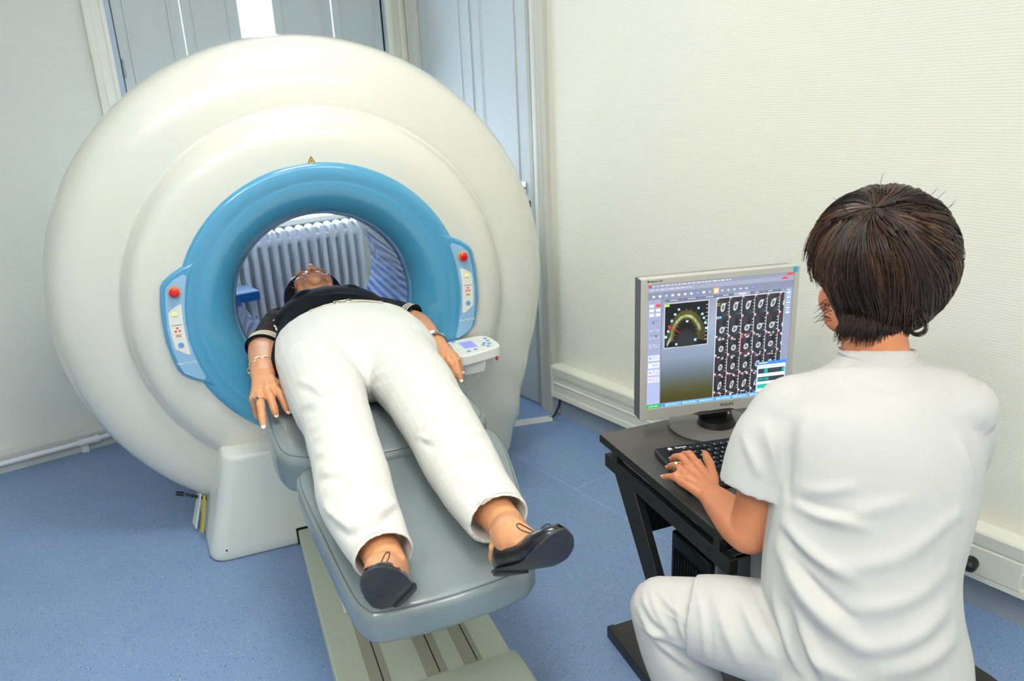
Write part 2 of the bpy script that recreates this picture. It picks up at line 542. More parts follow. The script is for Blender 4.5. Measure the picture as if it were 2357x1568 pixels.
# baseboards
b = B(); b.prism([(0, 0), (.022, 0), (.022, .085), (.012, .098), (0, .103)], lambda d, z: (X0, YW - d, z), lambda d, z: (2.2, YW - d, z))
o = b.ob('baseboard_back', mat('grey green baseboard', 'C3C9C6', .45), sm=30); struct(o)
b = B(); b.prism([(0, 0), (.014, 0), (.014, .10), (.008, .112), (0, .115)], lambda d, z: (XW - d, Y0, z), lambda d, z: (XW - d, 2.665, z))
struct(b.ob('baseboard_right', M_basebl, sm=30))

# heating pipe with coupling on the left wall
pr = empty('heating_pipe', (-.5, 3.88, .058), 0, 'white painted heating pipe running along the baseboard left of the scanner', 'pipe')
b = B(); b.tube([(-2.4, 3.885, .056), (.9, 3.885, .056)], .0125, 12); b.ob('pipe_run', M_rad, pr, world=True)
b = B(); b.tube([(.262, 3.885, .056), (.275, 3.885, .056), (.276, 3.885, .056), (.33, 3.885, .056), (.331, 3.885, .056), (.352, 3.885, .056)], [.019, .019, .0165, .0165, .020, .020], 12)
b.ob('coupling', M_rad, pr, world=True)
b = B(); b.box((.27, 3.889, .0), (.30, 3.908, .05)); b.ob('pipe_bracket', M_rad, pr, world=True)

# window casing, reveal, frame, glass
w = bpy.data.objects.new('window_1', None); COL.objects.link(w); w['kind'] = 'structure'; w.location = (1.45, YW, 1)
b = B()
def casing(x0, x1, fl):
    # stepped casing profile
    prof = [(0, .0), (0, .022), (.012, .028), (.03, .028), (.036, .02), (.075, .016), (.082, .022), (.1, .022), (.1, 0)]
    s = (x1 - x0) / .1
    pts = [((x0 + t * s) if not fl else (x1 - t * s), d) for t, d in prof]
    b.prism(pts, lambda x, d: (x, YW - d, .0), lambda x, d: (x, YW - d, 2.7))
casing(.662, WX0 - .025, False)
b.ob('casing', M_trimw, w, sm=30, world=True)
b = B(); casing(WX1 + .012, 2.25, False); b.ob('casing', mat('cream casing', 'DCDDCE', .4), w, sm=30, world=True)
b = B(); b.box((WX0 - .03, YW - .012, 0), (WX0, YW + .3, 2.62)); b.box((WX1, YW - .008, 0), (WX1 + .014, YW + .3, 2.62)); b.box((WX0, YW - .005, WZ1), (WX1, YW + .3, WZ1 + .02))
b.ob('reveal', mat('blue grey reveal paint', 'A9BBCB', .45), w, sm=None, world=True)
b = B(); b.box((WX0 - .02, YW - .10, WZ0 - .03), (WX1 + .02, YW + .26, WZ0)); b.ob('window_sill', M_trimw, w, sm=None, bev=.006, world=True)
b = B()
for x0, x1 in ((WX0, WX0 + .06), (1.40, 1.46), (WX1 - .06, WX1)): b.box((x0, YW + .22, WZ0), (x1, YW + .27, WZ1))
for z0, z1 in ((WZ0, WZ0 + .07), (1.75, 1.79), (WZ1 - .06, WZ1)): b.box((WX0, YW + .221, z0), (WX1, YW + .269, z1))
b.ob('window_frame', M_trimw, w, sm=None, world=True)
mg = bpy.data.materials.new('window glass'); mg.use_nodes = True
nt = mg.node_tree; nt.nodes.remove(nt.nodes['Principled BSDF'])
t_ = nt.nodes.new('ShaderNodeBsdfTransparent'); g_ = nt.nodes.new('ShaderNodeBsdfGlossy'); g_.inputs['Roughness'].default_value = .02
mx_ = nt.nodes.new('ShaderNodeMixShader'); mx_.inputs[0].default_value = .06
nt.links.new(t_.outputs[0], mx_.inputs[1]); nt.links.new(g_.outputs[0], mx_.inputs[2]); nt.links.new(mx_.outputs[0], nt.nodes['Material Output'].inputs[0])
b = B(); b.box((WX0 + .055, YW + .243, WZ0 + .05), (WX1 - .055, YW + .247, WZ1 - .05)); b.ob('glass', mg, w, sm=None, world=True)

# folding interior shutters
def shutter(name, x0, x1, panels, label, hinge_x):
    t = empty(name, ((x0 + x1) / 2, YW, 1.3), 0, label, 'shutter', 'folding shutters at the window')
    z0, z1 = 1.34, 2.58
    for (a, c) in panels:
        b = B()
        b.box((a, YW + .004, z0), (c, YW + .026, z1))
        leaf = b.ob('leaf', M_shut, t, sm=None, bev=.002, world=True)
        ins = .045
        b = B()
        # raised moulding frame
        for (p, q, r_, s_) in ((a + ins, c - ins, z0 + .06, z0 + .075), (a + ins, c - ins, z1 - .075, z1 - .06)):
            b.box((p, YW - .002, r_), (q, YW + .004, s_))
        b.box((a + ins, YW - .002, z0 + .06), (a + ins + .014, YW + .004, z1 - .06)); b.box((c - ins - .014, YW - .002, z0 + .06), (c - ins, YW + .004, z1 - .06))
        b.ob('moulding', M_shut, leaf, sm=None, bev=.002, world=True)
    for hz in (1.74, 2.3):
        b = B(); b.tube([(hinge_x, YW - .001, hz - .04), (hinge_x, YW - .001, hz + .04)], .006, 8)
        b.ob('hinge', mat('aged hinge metal', '9AA7AC', .45), t, world=True)
    return t
shutter('shutter', .79, 1.345, [(.782, 1.074), (1.078, 1.345)], 'pale grey blue folding shutter left of the bright window gap', .787)
shutter('shutter', 1.517, 2.118, [(1.517, 1.83), (1.836, 2.118)], 'pale grey blue folding shutter right of the bright window gap', 2.121)

# radiator below the window
r_ = empty('radiator', (1.27, 3.75, 0), 0, 'white cast iron column radiator under the window behind the scanner', 'radiator')
def rad_col(x):
    b = B()
    for y, rr in ((3.70, .0145), (3.75, .009), (3.79, .009)):
        b.tube([(x, y, .14), (x, y, .90)], rr, 10, caps=True)
    b.tube(cr([(x, 3.70, .88), (x, 3.702, .915), (x, 3.712, .938), (x, 3.745, .946), (x, 3.775, .938), (x, 3.788, .915), (x, 3.79, .88)], 3), .0155, 10)
    b.tube(cr([(x, 3.70, .16), (x, 3.702, .125), (x, 3.712, .102), (x, 3.745, .094), (x, 3.775, .102), (x, 3.788, .125), (x, 3.79, .16)], 3), .0155, 10)
    b.tube([(x - .0265, 3.755, .885), (x + .0265, 3.755, .885)], .02, 10); b.tube([(x - .0265, 3.755, .16), (x + .0265, 3.755, .16)], .02, 10)
    return b
xs = [1.745 - .052 * i for i in range(19)]
for x in xs: rad_col(x).ob('column', M_rad, r_, world=True)
b = B()
for x in (xs[-1], xs[0]): b = B(); b.box((x - .012, 3.72, 0), (x + .012, 3.79, .12)); b.ob('foot', M_rad, r_, world=True)

# door in the right wall
d_ = bpy.data.objects.new('door_1', None); COL.objects.link(d_); d_['kind'] = 'structure'; d_.location = (XW, 3.3, 0)
b = B(); b.box((XW + .0, 2.835, .005), (XW + .04, 3.775, 2.35)); slab = b.ob('door_slab', M_door, d_, sm=None, bev=.003, world=True)
b = B()
for (ya, yb) in ((2.93, 3.22), (3.38, 3.68)):
    for (za, zb) in ((.25, .85), (1.02, 2.25)):
        for t0, t1, h in ((0, .018, .006), (.018, .03, .003)):
            b.box((XW - h, ya + t0, za + t0), (XW + .002, ya + t1, zb - t0)); b.box((XW - h, yb - t1, za + t0), (XW + .002, yb - t0, zb - t0))
            b.box((XW - h, ya + t0, za + t0), (XW + .002, yb - t0, za + t1)); b.box((XW - h, ya + t0, zb - t1), (XW + .002, yb - t0, zb - t0))
b.box((XW - .008, 3.285, .01), (XW + .002, 3.315, 2.34))
b.ob('moulding', M_door, slab, sm=None, bev=.002, world=True)
b = B(); b.box((XW - .012, 2.815, .005), (XW + .03, 2.838, 2.35)); b.ob('door_edge', mat('beige grey paint', 'A9AA9C', .5), d_, sm=None, world=True)
b = B()
prof = [(2.700, 0), (2.700, .026), (2.708, .034), (2.716, .026), (2.722, .032), (2.732, .024), (2.738, .03), (2.748, .022), (2.756, .022), (2.764, .03), (2.774, .02), (2.800, .02), (2.806, 0)]
b.prism(prof, lambda y, d: (XW - d, y, 0), lambda y, d: (XW - d, y, 2.42)); b.prism([(3.775, 0), (3.775, .026), (3.80, .03), (3.86, .02), (3.87, 0)], lambda y, d: (XW - d, y, 0), lambda y, d: (XW - d, y, 2.42))
b.ob('casing', M_case, d_, sm=30, world=True)
b = B(); b.tube([(XW - .002, 2.862, 1.055), (XW - .008, 2.862, 1.055)], .008, 12); b.box((XW - .005, 2.857, 1.03), (XW, 2.867, 1.05)); b.ob('keyhole', mat('dark brass', '4A4A44', .4, metal=.6), slab, world=True)
b = B(); b.tube(cr([(XW - .0, 2.90, 1.12), (XW - .03, 2.905, 1.12), (XW - .04, 2.93, 1.118), (XW - .04, 2.98, 1.115)], 3), .007, 8); b.box((XW - .006, 2.885, 1.09), (XW, 2.915, 1.15)); b.ob('door_handle', M_steel, slab, world=True)

# trunking along the right wall
tr = empty('cable_trunking', (2.23, 1.5, .2), 0, 'cream plastic cable trunking running low along the right wall', 'trunking')
prof = [(0, .112), (.056, .117), (.056, .138), (.0545, .143), (.052, .147), (.052, .185), (.055, .188), (.055, .193), (.052, .196), (.052, .222), (.055, .225), (.055, .231), (.058, .235), (.060, .272), (.056, .279), (.05, .281), (0, .281)]
b = B(); b.prism(prof, lambda d, z: (XW - d, Y0 + .1, z), lambda d, z: (XW - d, 2.663, z)); b.ob('trunking_body', M_pvc, tr, sm=25, world=True)
b = B(); b.prism([(0, .110), (.062, .113), (.062, .281), (0, .283)], lambda d, z: (XW - d, 2.661, z), lambda d, z: (XW - d, 2.671, z)); b.ob('end_cap', M_pvc, tr, sm=25, world=True)
b = B(); b.tube([(XW - .0525, 1.86, .127), (XW - .058, 1.86, .127)], .004, 8); b.ob('screw', M_steel, tr, world=True)
b = B(); b.box((XW - .058, .60, .135), (XW - .05, .83, .225)); sk = b.ob('socket_plate', M_pvc, tr, sm=None, bev=.003, world=True)
# plug
pl = empty('power_plug', (XW - .06, .725, .172), 0, 'round black plug in the trunking socket behind the seated person', 'plug')
b = B(); c0 = Vector((XW - .056, .728, .172)); b.tube(cr([c0, c0 + Vector((-.022, 0, -.002)), c0 + Vector((-.036, 0, -.006)), c0 + Vector((-.042, 0, -.01))], 3), [.019, .020, .021, .0215, .021, .02, .018, .014, .009, .006], 16); b.ob('plug_body', M_pc, pl, world=True)
b = B(); b.tube(cr([c0 + Vector((-.032, .012, -.010)), c0 + Vector((-.035, .035, -.022)), c0 + Vector((-.03, .08, -.06)), c0 + Vector((-.02, .2, -.165)), c0 + Vector((-.03, .42, -.168))], 5), .0045, 8); b.ob('cord', M_pc, pl, world=True)

# floor duct and cables at the corner
fd = empty('floor_cable_duct', (2.0, 2.73, 0), 0, 'short white half round cable duct on the floor from scanner to wall', 'cable duct')
a0, a1 = Vector((1.70, 2.865, 0)), Vector((2.185, 2.66, 0)); dr = (a1 - a0).normalized(); nn = Vector((-dr.y, dr.x, 0))
b = B(); b.prism([(-.024, 0), (-.015, .014), (.015, .014), (.024, 0)], lambda s_, z: a0 + nn * s_ + Vector((0, 0, z)), lambda s_, z: a1 + nn * s_ + Vector((0, 0, z))); b.ob('duct_body', M_label, fd, sm=25, world=True)
cb = empty('data_cables', (2.2, 2.66, 0), 0, 'grey and purple cables dropping from the trunking end into the floor duct', 'cables')
for cc, off, nm, r0 in (('8F9CA6', 0, 'grey', .007), ('9A62B4', .012, 'purple', .0035), ('1C1C1E', .02, 'black', .005)):
    b = B(); b.tube(cr([(2.215, 2.645 - off * 1.0, .125), (2.212, 2.645 - off, .085), (2.203, 2.65 - off * .6, .045), (2.188, 2.656 - off * .3, .016), (2.17, 2.664, .008)], 4), r0, 8)
    b.ob('cable', mat(nm + ' cable', cc, .5), cb, world=True, label=nm + ' cable')

# ceiling luminaires
def luminaire(x, y, rz, label):
    t = empty('ceiling_light', (x, y, ZC), rz, label, 'ceiling light', 'louvred ceiling lights')
    b = B(); w_ = .30
    b.box((-w_, -w_, -.012), (w_, -w_ + .02, 0)); b.box((-w_, w_ - .02, -.012), (w_, w_, 0)); b.box((-w_, -w_, -.012), (-w_ + .02, w_, 0)); b.box((w_ - .02, -w_, -.012), (w_, w_, 0))
    b.ob('frame', M_ceil, t, sm=None)
    for k in range(4):
        x_ = -.21 + .14 * k
        b = B(); b.box((x_ - .045, -.27, -.006), (x_ + .045, .27, -.002))
        b.ob('light_tube', mat('fluorescent tube', 'FFFFFF', .5, emis=(1.0, .985, .925), emis_s=LAMP_E), t, sm=None)
    for k in range(4):
        y_ = -.18 + .12 * k
        b = B(); b.box((-.28, y_ - .003, -.02), (.28, y_ + .003, -.007)); b.ob('louvre', M_steel, t, sm=None)
for x, y in ((.75, 1.75), (-.9, .2), (.9, -1.0)):
    luminaire(x, y, 0, 'square louvred fluorescent ceiling light above the examination room')
#@@SCANNER
# ================================================================== SCANNER
PC, ZA = .352, .855
sc = empty('ct_scanner', S(PC, 3.0, 0), S.rz, 'large round off white dental scanner with blue ring around the open bore', 'scanner')
def polar(th, R, q): return S(PC + R * cos(th), q, max(ZA + R * sin(th), .004))
def flank(th):
    """how far the outer shell leaves the circle at lower right"""
    d = math.degrees(th) % 360
    if d > 180: d -= 360
    K = [(-90, 0), (-66, 0.0), (-58, .10), (-50, .20), (-42, .125), (-32, .045), (-22, .01), (-8, 0), (10, 0)]
    for (a, fa), (c, fc) in zip(K, K[1:]):
        if a <= d <= c:
            t = (d - a) / (c - a); t = t * t * (3 - 2 * t); return fa + (fc - fa) * t
    return 0
prof = [(.330, 3.46), (.60, 3.46), (.78, 3.42), (.86, 3.32), (.892, 3.18), (.905, 3.02), (.908, 2.93), (.900, 2.86), (.878, 2.81), (.845, 2.778), (.80, 2.758), (.755, 2.748), (.72, 2.745), (.695, 2.744),
        (.686, 2.744), (.678, 2.738), (.671, 2.722), (.660, 2.700), (.638, 2.680), (.60, 2.668), (.555, 2.664), (.515, 2.665), (.503, 2.668), (.498, 2.70), (.47, 2.72), (.40, 2.76)]
pf = cr(prof, 3)
def gfn(u, v):
    th = u * 2 * pi; i = v * (len(pf) - 1); R, q = pf[int(round(i))]
    wgt = min(max((R - .62) / .26, 0), 1); wgt = wgt * wgt * (3 - 2 * wgt)
    R2 = R + flank(th) * wgt * (1 if q < 3.4 else .8)
    R2 += .014 * wgt
    return S(PC - .004 * wgt + R2 * cos(th), q, max(ZA + .012 * wgt + R2 * sin(th), .004))
b = B(); b.grid(gfn, 180, len(pf), closed_u=True); b.ob('body_shell', M_gantry, sc, sm=60, world=True)

# pedestal: front plinth with flared sides
def ped(zf):
    """footprint polygon at height fraction zf (0 floor .. 1 top)"""
    z = .004 + .385 * zf
    inset = .10 * zf
    l, r = -.185 + inset, 2 * PC + .185 - inset
    q0 = 2.548 + .02 * zf; q1 = 3.35
    pts = []
    for cx, cy, a0 in ((r - .05, q1 - .05, 0), (l + .05, q1 - .05, 90), (l + .05, q0 + .05, 180), (r - .05, q0 + .05, 270)):
        for k in range(7):
            a = radians(a0 + 15 * k); pts.append((cx + .05 * cos(a), cy + .05 * sin(a)))
    out = []
    for p, q in pts:
        back = min(max((q - q0) / .32, 0), 1)
        p += (-1 if p < PC else 1) * (.068 * back) * (1 - .25 * zf)
        out.append((p, q, z))
    return out
b = B(); lv = [0, .03, .1, .25, .4, .55, .7, .85, .95, .985, 1.0]; rings = []
for i, zf in enumerate(lv):
    R = ped(zf); 
    if i == 0 or zf == 1.0:
        R = [(p + (PC - p) * .012, q + (3.0 - q) * .012, z) for p, q, z in R]
    rings.append(R)
n = len(rings[0]); vs = [S(*p) for R in rings for p in R]; fs = [tuple(range(n))[::-1]] + [tuple(range(len(vs) - n, len(vs)))]
for i in range(len(rings) - 1):
    for j in range(n): fs.append((i * n + j, i * n + (j + 1) % n, (i + 1) * n + (j + 1) % n, (i + 1) * n + j))
b.add(vs, fs); pd = b.ob('pedestal', M_base, sc, sm=50, world=True)
b = B(); b.box((.112, 2.5475, .0), (.5925, 2.56, .068), S); b.ob('notch_gap', M_blk, pd, sm=None, world=True)
b = B(); b.sph(S(-.132, 2.552, .045), .004, 6); b.ob('screw_hole', M_blk, pd, world=True)
# side service panel with yellow label
def side_p(q, z):
    zf = (z - .004) / .385; q0 = 2.548 + .02 * zf; back = min(max((q - q0) / .32, 0), 1)
    return -.185 + .10 * zf - .068 * back * (1 - .25 * zf)
b = B(); pts = [(side_p(2.80, .02), 2.80, .02), (side_p(2.86, .02), 2.86, .02), (side_p(2.86, .22), 2.86, .22), (side_p(2.82, .22), 2.82, .22)]
vs = [S(*p) for p in pts] + [S(p[0] - .006, p[1], p[2]) for p in pts]
b.add(vs, [(0, 1, 2, 3), (7, 6, 5, 4), (0, 4, 5, 1), (1, 5, 6, 2), (2, 6, 7, 3), (3, 7, 4, 0)]); sp = b.ob('service_panel', M_base, sc, sm=None, bev=.004, world=True)
b = B(); pts = [(side_p(q, z), q, z) for q, z in ((2.715, .045), (2.755, .035), (2.79, .16), (2.755, .165))]
vs = [S(*p) for p in pts] + [S(p[0] - .002, p[1], p[2]) for p in pts]
b.add(vs, [(0, 1, 2, 3), (7, 6, 5, 4), (0, 4, 5, 1), (1, 5, 6, 2), (2, 6, 7, 3), (3, 7, 4, 0)]); b.ob('warning_label', M_yel, sc, sm=None, world=True, label='yellow warning label on pedestal side')
b = B(); b.tube([S(-.285, 2.84, .168), S(-.258, 2.84, .158)], .009, 8); b.tube([S(-.255 + .008 * k, 2.84, .156 - .0042 * k) for k in range(10)], [.004 + .003 * (k % 2) for k in range(10)], 8); b.ob('foot_cable', M_pc, sc, world=True)

# blue ring: front torus + funnel
prof = [(.505, 2.672), (.507, 2.662), (.505, 2.655), (.498, 2.649), (.485, 2.646), (.468, 2.646), (.457, 2.648), (.449, 2.6505), (.444, 2.6515), (.438, 2.6515), (.428, 2.653), (.412, 2.657), (.392, 2.666), (.370, 2.682), (.348, 2.706), (.332, 2.733), (.323, 2.757), (.318, 2.785), (.3165, 2.83)]
pf2 = cr(prof, 3)
b = B(); b.grid(lambda u, v: polar(u * 2 * pi, *pf2[int(round(v * (len(pf2) - 1)))]), 180, len(pf2), closed_u=True)
ring = b.ob('blue_ring', M_blue, sc, sm=60, world=True)
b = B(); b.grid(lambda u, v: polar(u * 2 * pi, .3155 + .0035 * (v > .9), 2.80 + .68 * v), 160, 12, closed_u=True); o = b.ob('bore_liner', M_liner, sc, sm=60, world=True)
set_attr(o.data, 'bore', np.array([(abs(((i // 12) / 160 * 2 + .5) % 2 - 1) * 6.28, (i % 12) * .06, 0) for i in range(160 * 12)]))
b = B(); b.grid(lambda u, v: polar(u * 2 * pi, .3195 + .012 * v, 3.478 - .018 * sin(pi * v)), 160, 5, closed_u=True); b.ob('bore_trim', M_gantry, sc, sm=60, world=True)

# control ears left and right
earL = [(-.094, 1.066), (-.119, 1.057), (-.152, 1.039), (-.179, 1.018), (-.189, 1.001), (-.198, .95), (-.203, .883), (-.202, .813), (-.194, .756), (-.183, .711), (-.171, .692), (-.145, .673), (-.102, .651), (-.089, .640)]
def arc(R, a0, a1, n): return [(PC + R * cos(radians(a0 + (a1 - a0) * k / (n - 1))), ZA + R * sin(radians(a0 + (a1 - a0) * k / (n - 1)))) for k in range(n)]
pan = [(-.113, 1.037), (-.103, 1.030), (-.113, .991), (-.125, .932), (-.131, .871), (-.131, .813), (-.123, .76), (-.111, .709), (-.099, .673), (-.107, .663), (-.134, .677), (-.165, .699), (-.175, .725), (-.188, .791), (-.191, .861), (-.185, .929), (-.176, .985), (-.17, 1.001), (-.145, 1.022)]
wht = [(-.137, .941), (-.134, .936), (-.137, .903), (-.139, .865), (-.138, .822), (-.133, .77), (-.137, .761), (-.150, .768), (-.178, .789), (-.182, .837), (-.181, .891), (-.178, .915), (-.168, .925)]
for side in (0, 1):
    mx = (lambda p: p) if side == 0 else (lambda p: 2 * PC - p)
    outer = earL + arc(.475, 208, 152, 14)
    b = B(); b.prism([(mx(p), z) for p, z in outer], lambda p, z: S(p, 2.690, z), lambda p, z: S(p, 2.643, z))
    ear = b.ob('control_ear', M_blue, sc, sm=35, bev=.008, seg=3, world=True, label='left blue control ear' if side == 0 else 'right blue control ear')
    b = B(); b.prism([(mx(p), z) for p, z in pan], lambda p, z: S(p, 2.6435, z), lambda p, z: S(p, 2.6405, z)); b.ob('panel_plate', M_blue2, ear, sm=35, bev=.0015, world=True)
    b = B(); b.prism([(mx(PC + (p - PC) * 1.0), z) for p, z in wht], lambda p, z: S(p, 2.641, z), lambda p, z: S(p, 2.6392, z)); b.ob('label_plate', M_label, ear, sm=35, bev=.001, world=True)
    bx, bz = mx(-.148), .984
    b = B(); b.tube([S(bx, 2.641, bz), S(bx, 2.633, bz)], .0185, 24); b.ob('button_collar', mat('orange ring', 'D89A4A', .4), ear, world=True, sm=40)
    b = B(); b.tube([S(bx, 2.633, bz), S(bx, 2.622, bz), S(bx, 2.619, bz), S(bx, 2.618, bz)], [.0135, .0155, .013, .008], 24); b.ob('emergency_button', M_red, ear, world=True, sm=40, label='red emergency stop button')
    b = B(); x = mx(-.160); b.box((x - .006, 2.6380, .907), (x + .006, 2.6395, .913), S); b.ob('status_light', M_led, ear, sm=None, world=True, label='green status light')
    b = B()
    b.box((mx(-.160) - .009, 2.6385, .899), (mx(-.160) + .009, 2.6394, .9005), S)
    b.ob('print_line', mat('grey print', '77776F', .6), ear, sm=None, world=True)
    b = B()
    b.box((mx(-.160) - .016, 2.6385, .8695), (mx(-.160) + .016, 2.6394, .8715), S)
    b.ob('print_line', mat('grey print', '77776F', .6), ear, sm=None, world=True)
    b = B(); x = mx(-.160); zc = .853
    for a in (90, 210, 330):
        b.prism([(x + r * cos(radians(a + d)), zc + r * sin(radians(a + d))) for r, d in ((.003, -28), (.010, -28), (.0108, 0), (.010, 28), (.003, 28))], lambda p, z: S(p, 2.6394, z), lambda p, z: S(p, 2.6385, z))
    b.box((x - .008, 2.6385, .835), (x + .008, 2.6394, .8375), S); b.box((x - .008, 2.6385, .830), (x + .008, 2.6394, .8325), S)
    b.ob('radiation_mark', M_redp, ear, sm=None, world=True, label='small red radiation mark')
    b = B(); b.tube([S(mx(-.158), 2.6392, .800), S(mx(-.158), 2.6375, .800)], .0095, 20); b.ob('round_button', M_bluep, ear, world=True, sm=40, label='pale blue round button')
    mt = Matrix.Translation(S(mx(-.150), 2.6398, .7355)) @ Matrix.Rotation(S.rz, 4, 'Z') @ Matrix.Rotation(pi / 2, 4, 'X')
    text('lettering', 'NewTom 5G', .0115, mt, M_whp, ear, ext=.0002)

# radiation warning triangle
tx, tz = .346, 1.371
b = B(); b.prism([(tx - .0135, tz - .011), (tx + .0135, tz - .011), (tx, tz + .0125)], lambda p, z: S(p, 2.6640, z), lambda p, z: S(p, 2.6605, z)); tri = b.ob('warning_triangle', M_blk, sc, sm=None, world=True, label='yellow triangular radiation sticker')
b = B(); b.prism([(tx - .0105, tz - .0092), (tx + .0105, tz - .0092), (tx, tz + .009)], lambda p, z: S(p, 2.661, z), lambda p, z: S(p, 2.660, z)); b.ob('triangle_face', M_gold, tri, sm=None, world=True)
b = B()
for a in (90, 210, 330):
    b.prism([(tx + r * cos(radians(a + d)), tz - .003 + r * sin(radians(a + d))) for r, d in ((.001, -28), (.0042, -28), (.0046, 0), (.0042, 28), (.001, 28))], lambda p, z: S(p, 2.6602, z), lambda p, z: S(p, 2.6596, z))
b.ob('trefoil', M_blk, tri, sm=None, world=True)

# ================================================================== PATIENT TABLE
tb = empty('patient_table', S(PC, 1.6, 0), S.rz, 'motorised patient table with grey vinyl cushions on a long pale floor track', 'table')
b = B(); b.box((.118, 1.10, .004), (.592, 2.545, .064), S); b.ob('floor_track', M_rail, tb, sm=None, bev=.006, world=True)
for (a, c) in ((.203, .257), (.349, .408), (.456, .509)):
    b = B(); b.box((a, 1.63, .0635), (c, 2.54, .0655), S); sl = b.ob('track_slot', M_slot, tb, sm=None, world=True, label='greyish strip in track')
    b = B(); mm = a + (c - a) * (.62 if a < .45 else .7); b.box((mm - .0015, 1.632, .0655), (mm + .0015, 2.54, .0662), S); b.ob('slit', M_blk, sl, sm=None, world=True)
# end cover
prof = [(1.62, .064), (1.615, .078), (1.60, .086), (1.52, .098), (1.30, .104), (1.08, .104), (1.06, .09), (1.06, .004), (1.62, .004)]
b = B(); b.prism(prof, lambda q, z: S(.108, q, z), lambda q, z: S(.602, q, z)); b.ob('end_cover', M_rail, tb, sm=30, bev=.012, seg=3, world=True)
# lifting column
b = B(); b.prism([(.215, 1.98), (.49, 1.98), (.505, 2.0), (.505, 2.40), (.20, 2.40), (.20, 2.0)], lambda p, q: S(p, q, .066), lambda p, q: S(p, q, .53)); b.ob('column', M_railw, tb, sm=30, bev=.008, world=True)
b = B(); b.box((.188, 1.985, .066), (.205, 2.40, .20), S); b.ob('column_cover', M_railw, tb, sm=None, bev=.004, world=True)
b = B(); b.box((.17, 1.32, .525), (.55, 2.60, .562), S); b.ob('support_frame', M_deskm, tb, sm=None, bev=.004, world=True)

def cushion(outline, z0, z1, name, label=None, r=.022, piping=True, crown=.006):
    """rounded cushion from plan outline (p,q)"""
    pts = [np.array(p) for p in outline]
    P = cr(outline + [outline[0]], 6)[:-1]; P = [np.array(p) for p in P]; n = len(P)
    c = sum(P) / n
    def inset(d):
        out = []
        for i in range(n):
            t = P[(i + 1) % n] - P[i - 1]; t /= max(np.linalg.norm(t), 1e-9); nrm = np.array([-t[1], t[0]])
            if nrm @ (c - P[i]) < 0: nrm = -nrm
            out.append(P[i] + nrm * d)
        return out
    lv = [(.012, z0), (.004, z0 + .004), (0, z0 + .014), (0, z1 - r)]
    for a in (20, 40, 60, 80): lv.append((r * (1 - cos(radians(a))), z1 - r + r * sin(radians(a))))
    lv.append((r * 1.5, z1)); 
    rings = [[(p[0], p[1], z) for p in inset(d)] for d, z in lv]
    base = inset(r * 1.5)
    for f in (.75, .45, .15): rings.append([(c[0] + (p[0] - c[0]) * f, c[1] + (p[1] - c[1]) * f, z1 + crown * (1 - f)) for p in base])
    vs = [S(*p) for R in rings for p in R]; vs.append(S(c[0], c[1], z1 + crown)); fs = [tuple(range(n))[::-1]]
    for i in range(len(rings) - 1):
        for j in range(n): fs.append((i * n + j, i * n + (j + 1) % n, (i + 1) * n + (j + 1) % n, (i + 1) * n + j))
    e = len(vs) - 1; k0 = (len(rings) - 1) * n
    for j in range(n): fs.append((k0 + j, k0 + (j + 1) % n, e))
    b = B(); b.add(vs, fs); o = b.ob(name, M_vinyl, tb, sm=50, world=True, label=label)
    if piping:
        ip = inset(r * .45); b = B(); b.tube([S(p[0], p[1], z1 - r * .18) for p in ip] + [S(ip[0][0], ip[0][1], z1 - r * .18)], .0015, 6, caps=False); b.ob('piping', M_piping, o, world=True)
    return o
legpad = [(.125, 1.845), (.25, 1.835), (.40, 1.835), (.56, 1.855), (.628, 1.862), (.655, 1.835), (.648, 1.73), (.604, 1.54), (.556, 1.37), (.517, 1.245), (.492, 1.200), (.445, 1.178), (.30, 1.166), (.18, 1.176), (.148, 1.200), (.130, 1.27), (.112, 1.48), (.096, 1.70), (.099, 1.81)]
cushion(legpad, .578, .650, 'leg_cushion', 'tapered grey leg cushion')
seat = [(.060, 2.60), (.20, 2.615), (.50, 2.615), (.655, 2.60), (.66, 2.40), (.662, 2.15), (.662, 1.96), (.652, 1.90), (.61, 1.855), (.50, 1.80), (.35, 1.778), (.20, 1.81), (.105, 1.865), (.07, 1.92), (.058, 2.02), (.056, 2.2)]
cushion(seat, .565, .675, 'seat_cushion', 'wide grey seat cushion', r=.03)
back = [(.20, 2.60), (.50, 2.60), (.53, 2.66), (.53, 2.9), (.50, 3.2), (.42, 3.28), (.29, 3.28), (.20, 3.2), (.17, 2.9), (.17, 2.66)]
cushion(back, .60, .668, 'back_cushion', 'narrow grey cushion inside the bore', r=.02)

# control console
co_o = [(.766, 2.615), (.772, 2.628), (.86, 2.640), (.905, 2.636), (.925, 2.61), (.932, 2.55), (.928, 2.495), (.905, 2.470), (.85, 2.452), (.775, 2.432), (.755, 2.445), (.752, 2.47)]
b = B(); P = [tuple(p) for p in cr(co_o + [co_o[0]], 4)[:-1]]
b.prism(P, lambda p, q: S(p, q, .628), lambda p, q: S(p, q, .662)); cons = b.ob('control_console', M_cons, tb, sm=40, bev=.009, seg=4, world=True, label='white control console with lilac screen')
b = B(); cc = (.835, 2.54); b.prism([(cc[0] + (p - cc[0]) * .84, cc[1] + (q - cc[1]) * .84) for p, q in P], lambda p, q: S(p, q, .6615), lambda p, q: S(p, q, .6632)); b.ob('keypad_overlay', M_label, cons, sm=40, world=True)
b = B(); b.prism([(.772, 2.60), (.90, 2.60), (.86, 2.46), (.765, 2.455)], lambda p, q: S(p, q, .63), lambda p, q: S(p + (.83 - p) * .12, q + (2.53 - q) * .12, .575)); b.ob('console_housing', M_cons, cons, sm=30, bev=.006, world=True)
b = B(); b.box((.797, 2.515, .663), (.848, 2.590, .6645), S); b.ob('screen', M_lcd, cons, sm=None, bev=.001, world=True, label='lilac display')
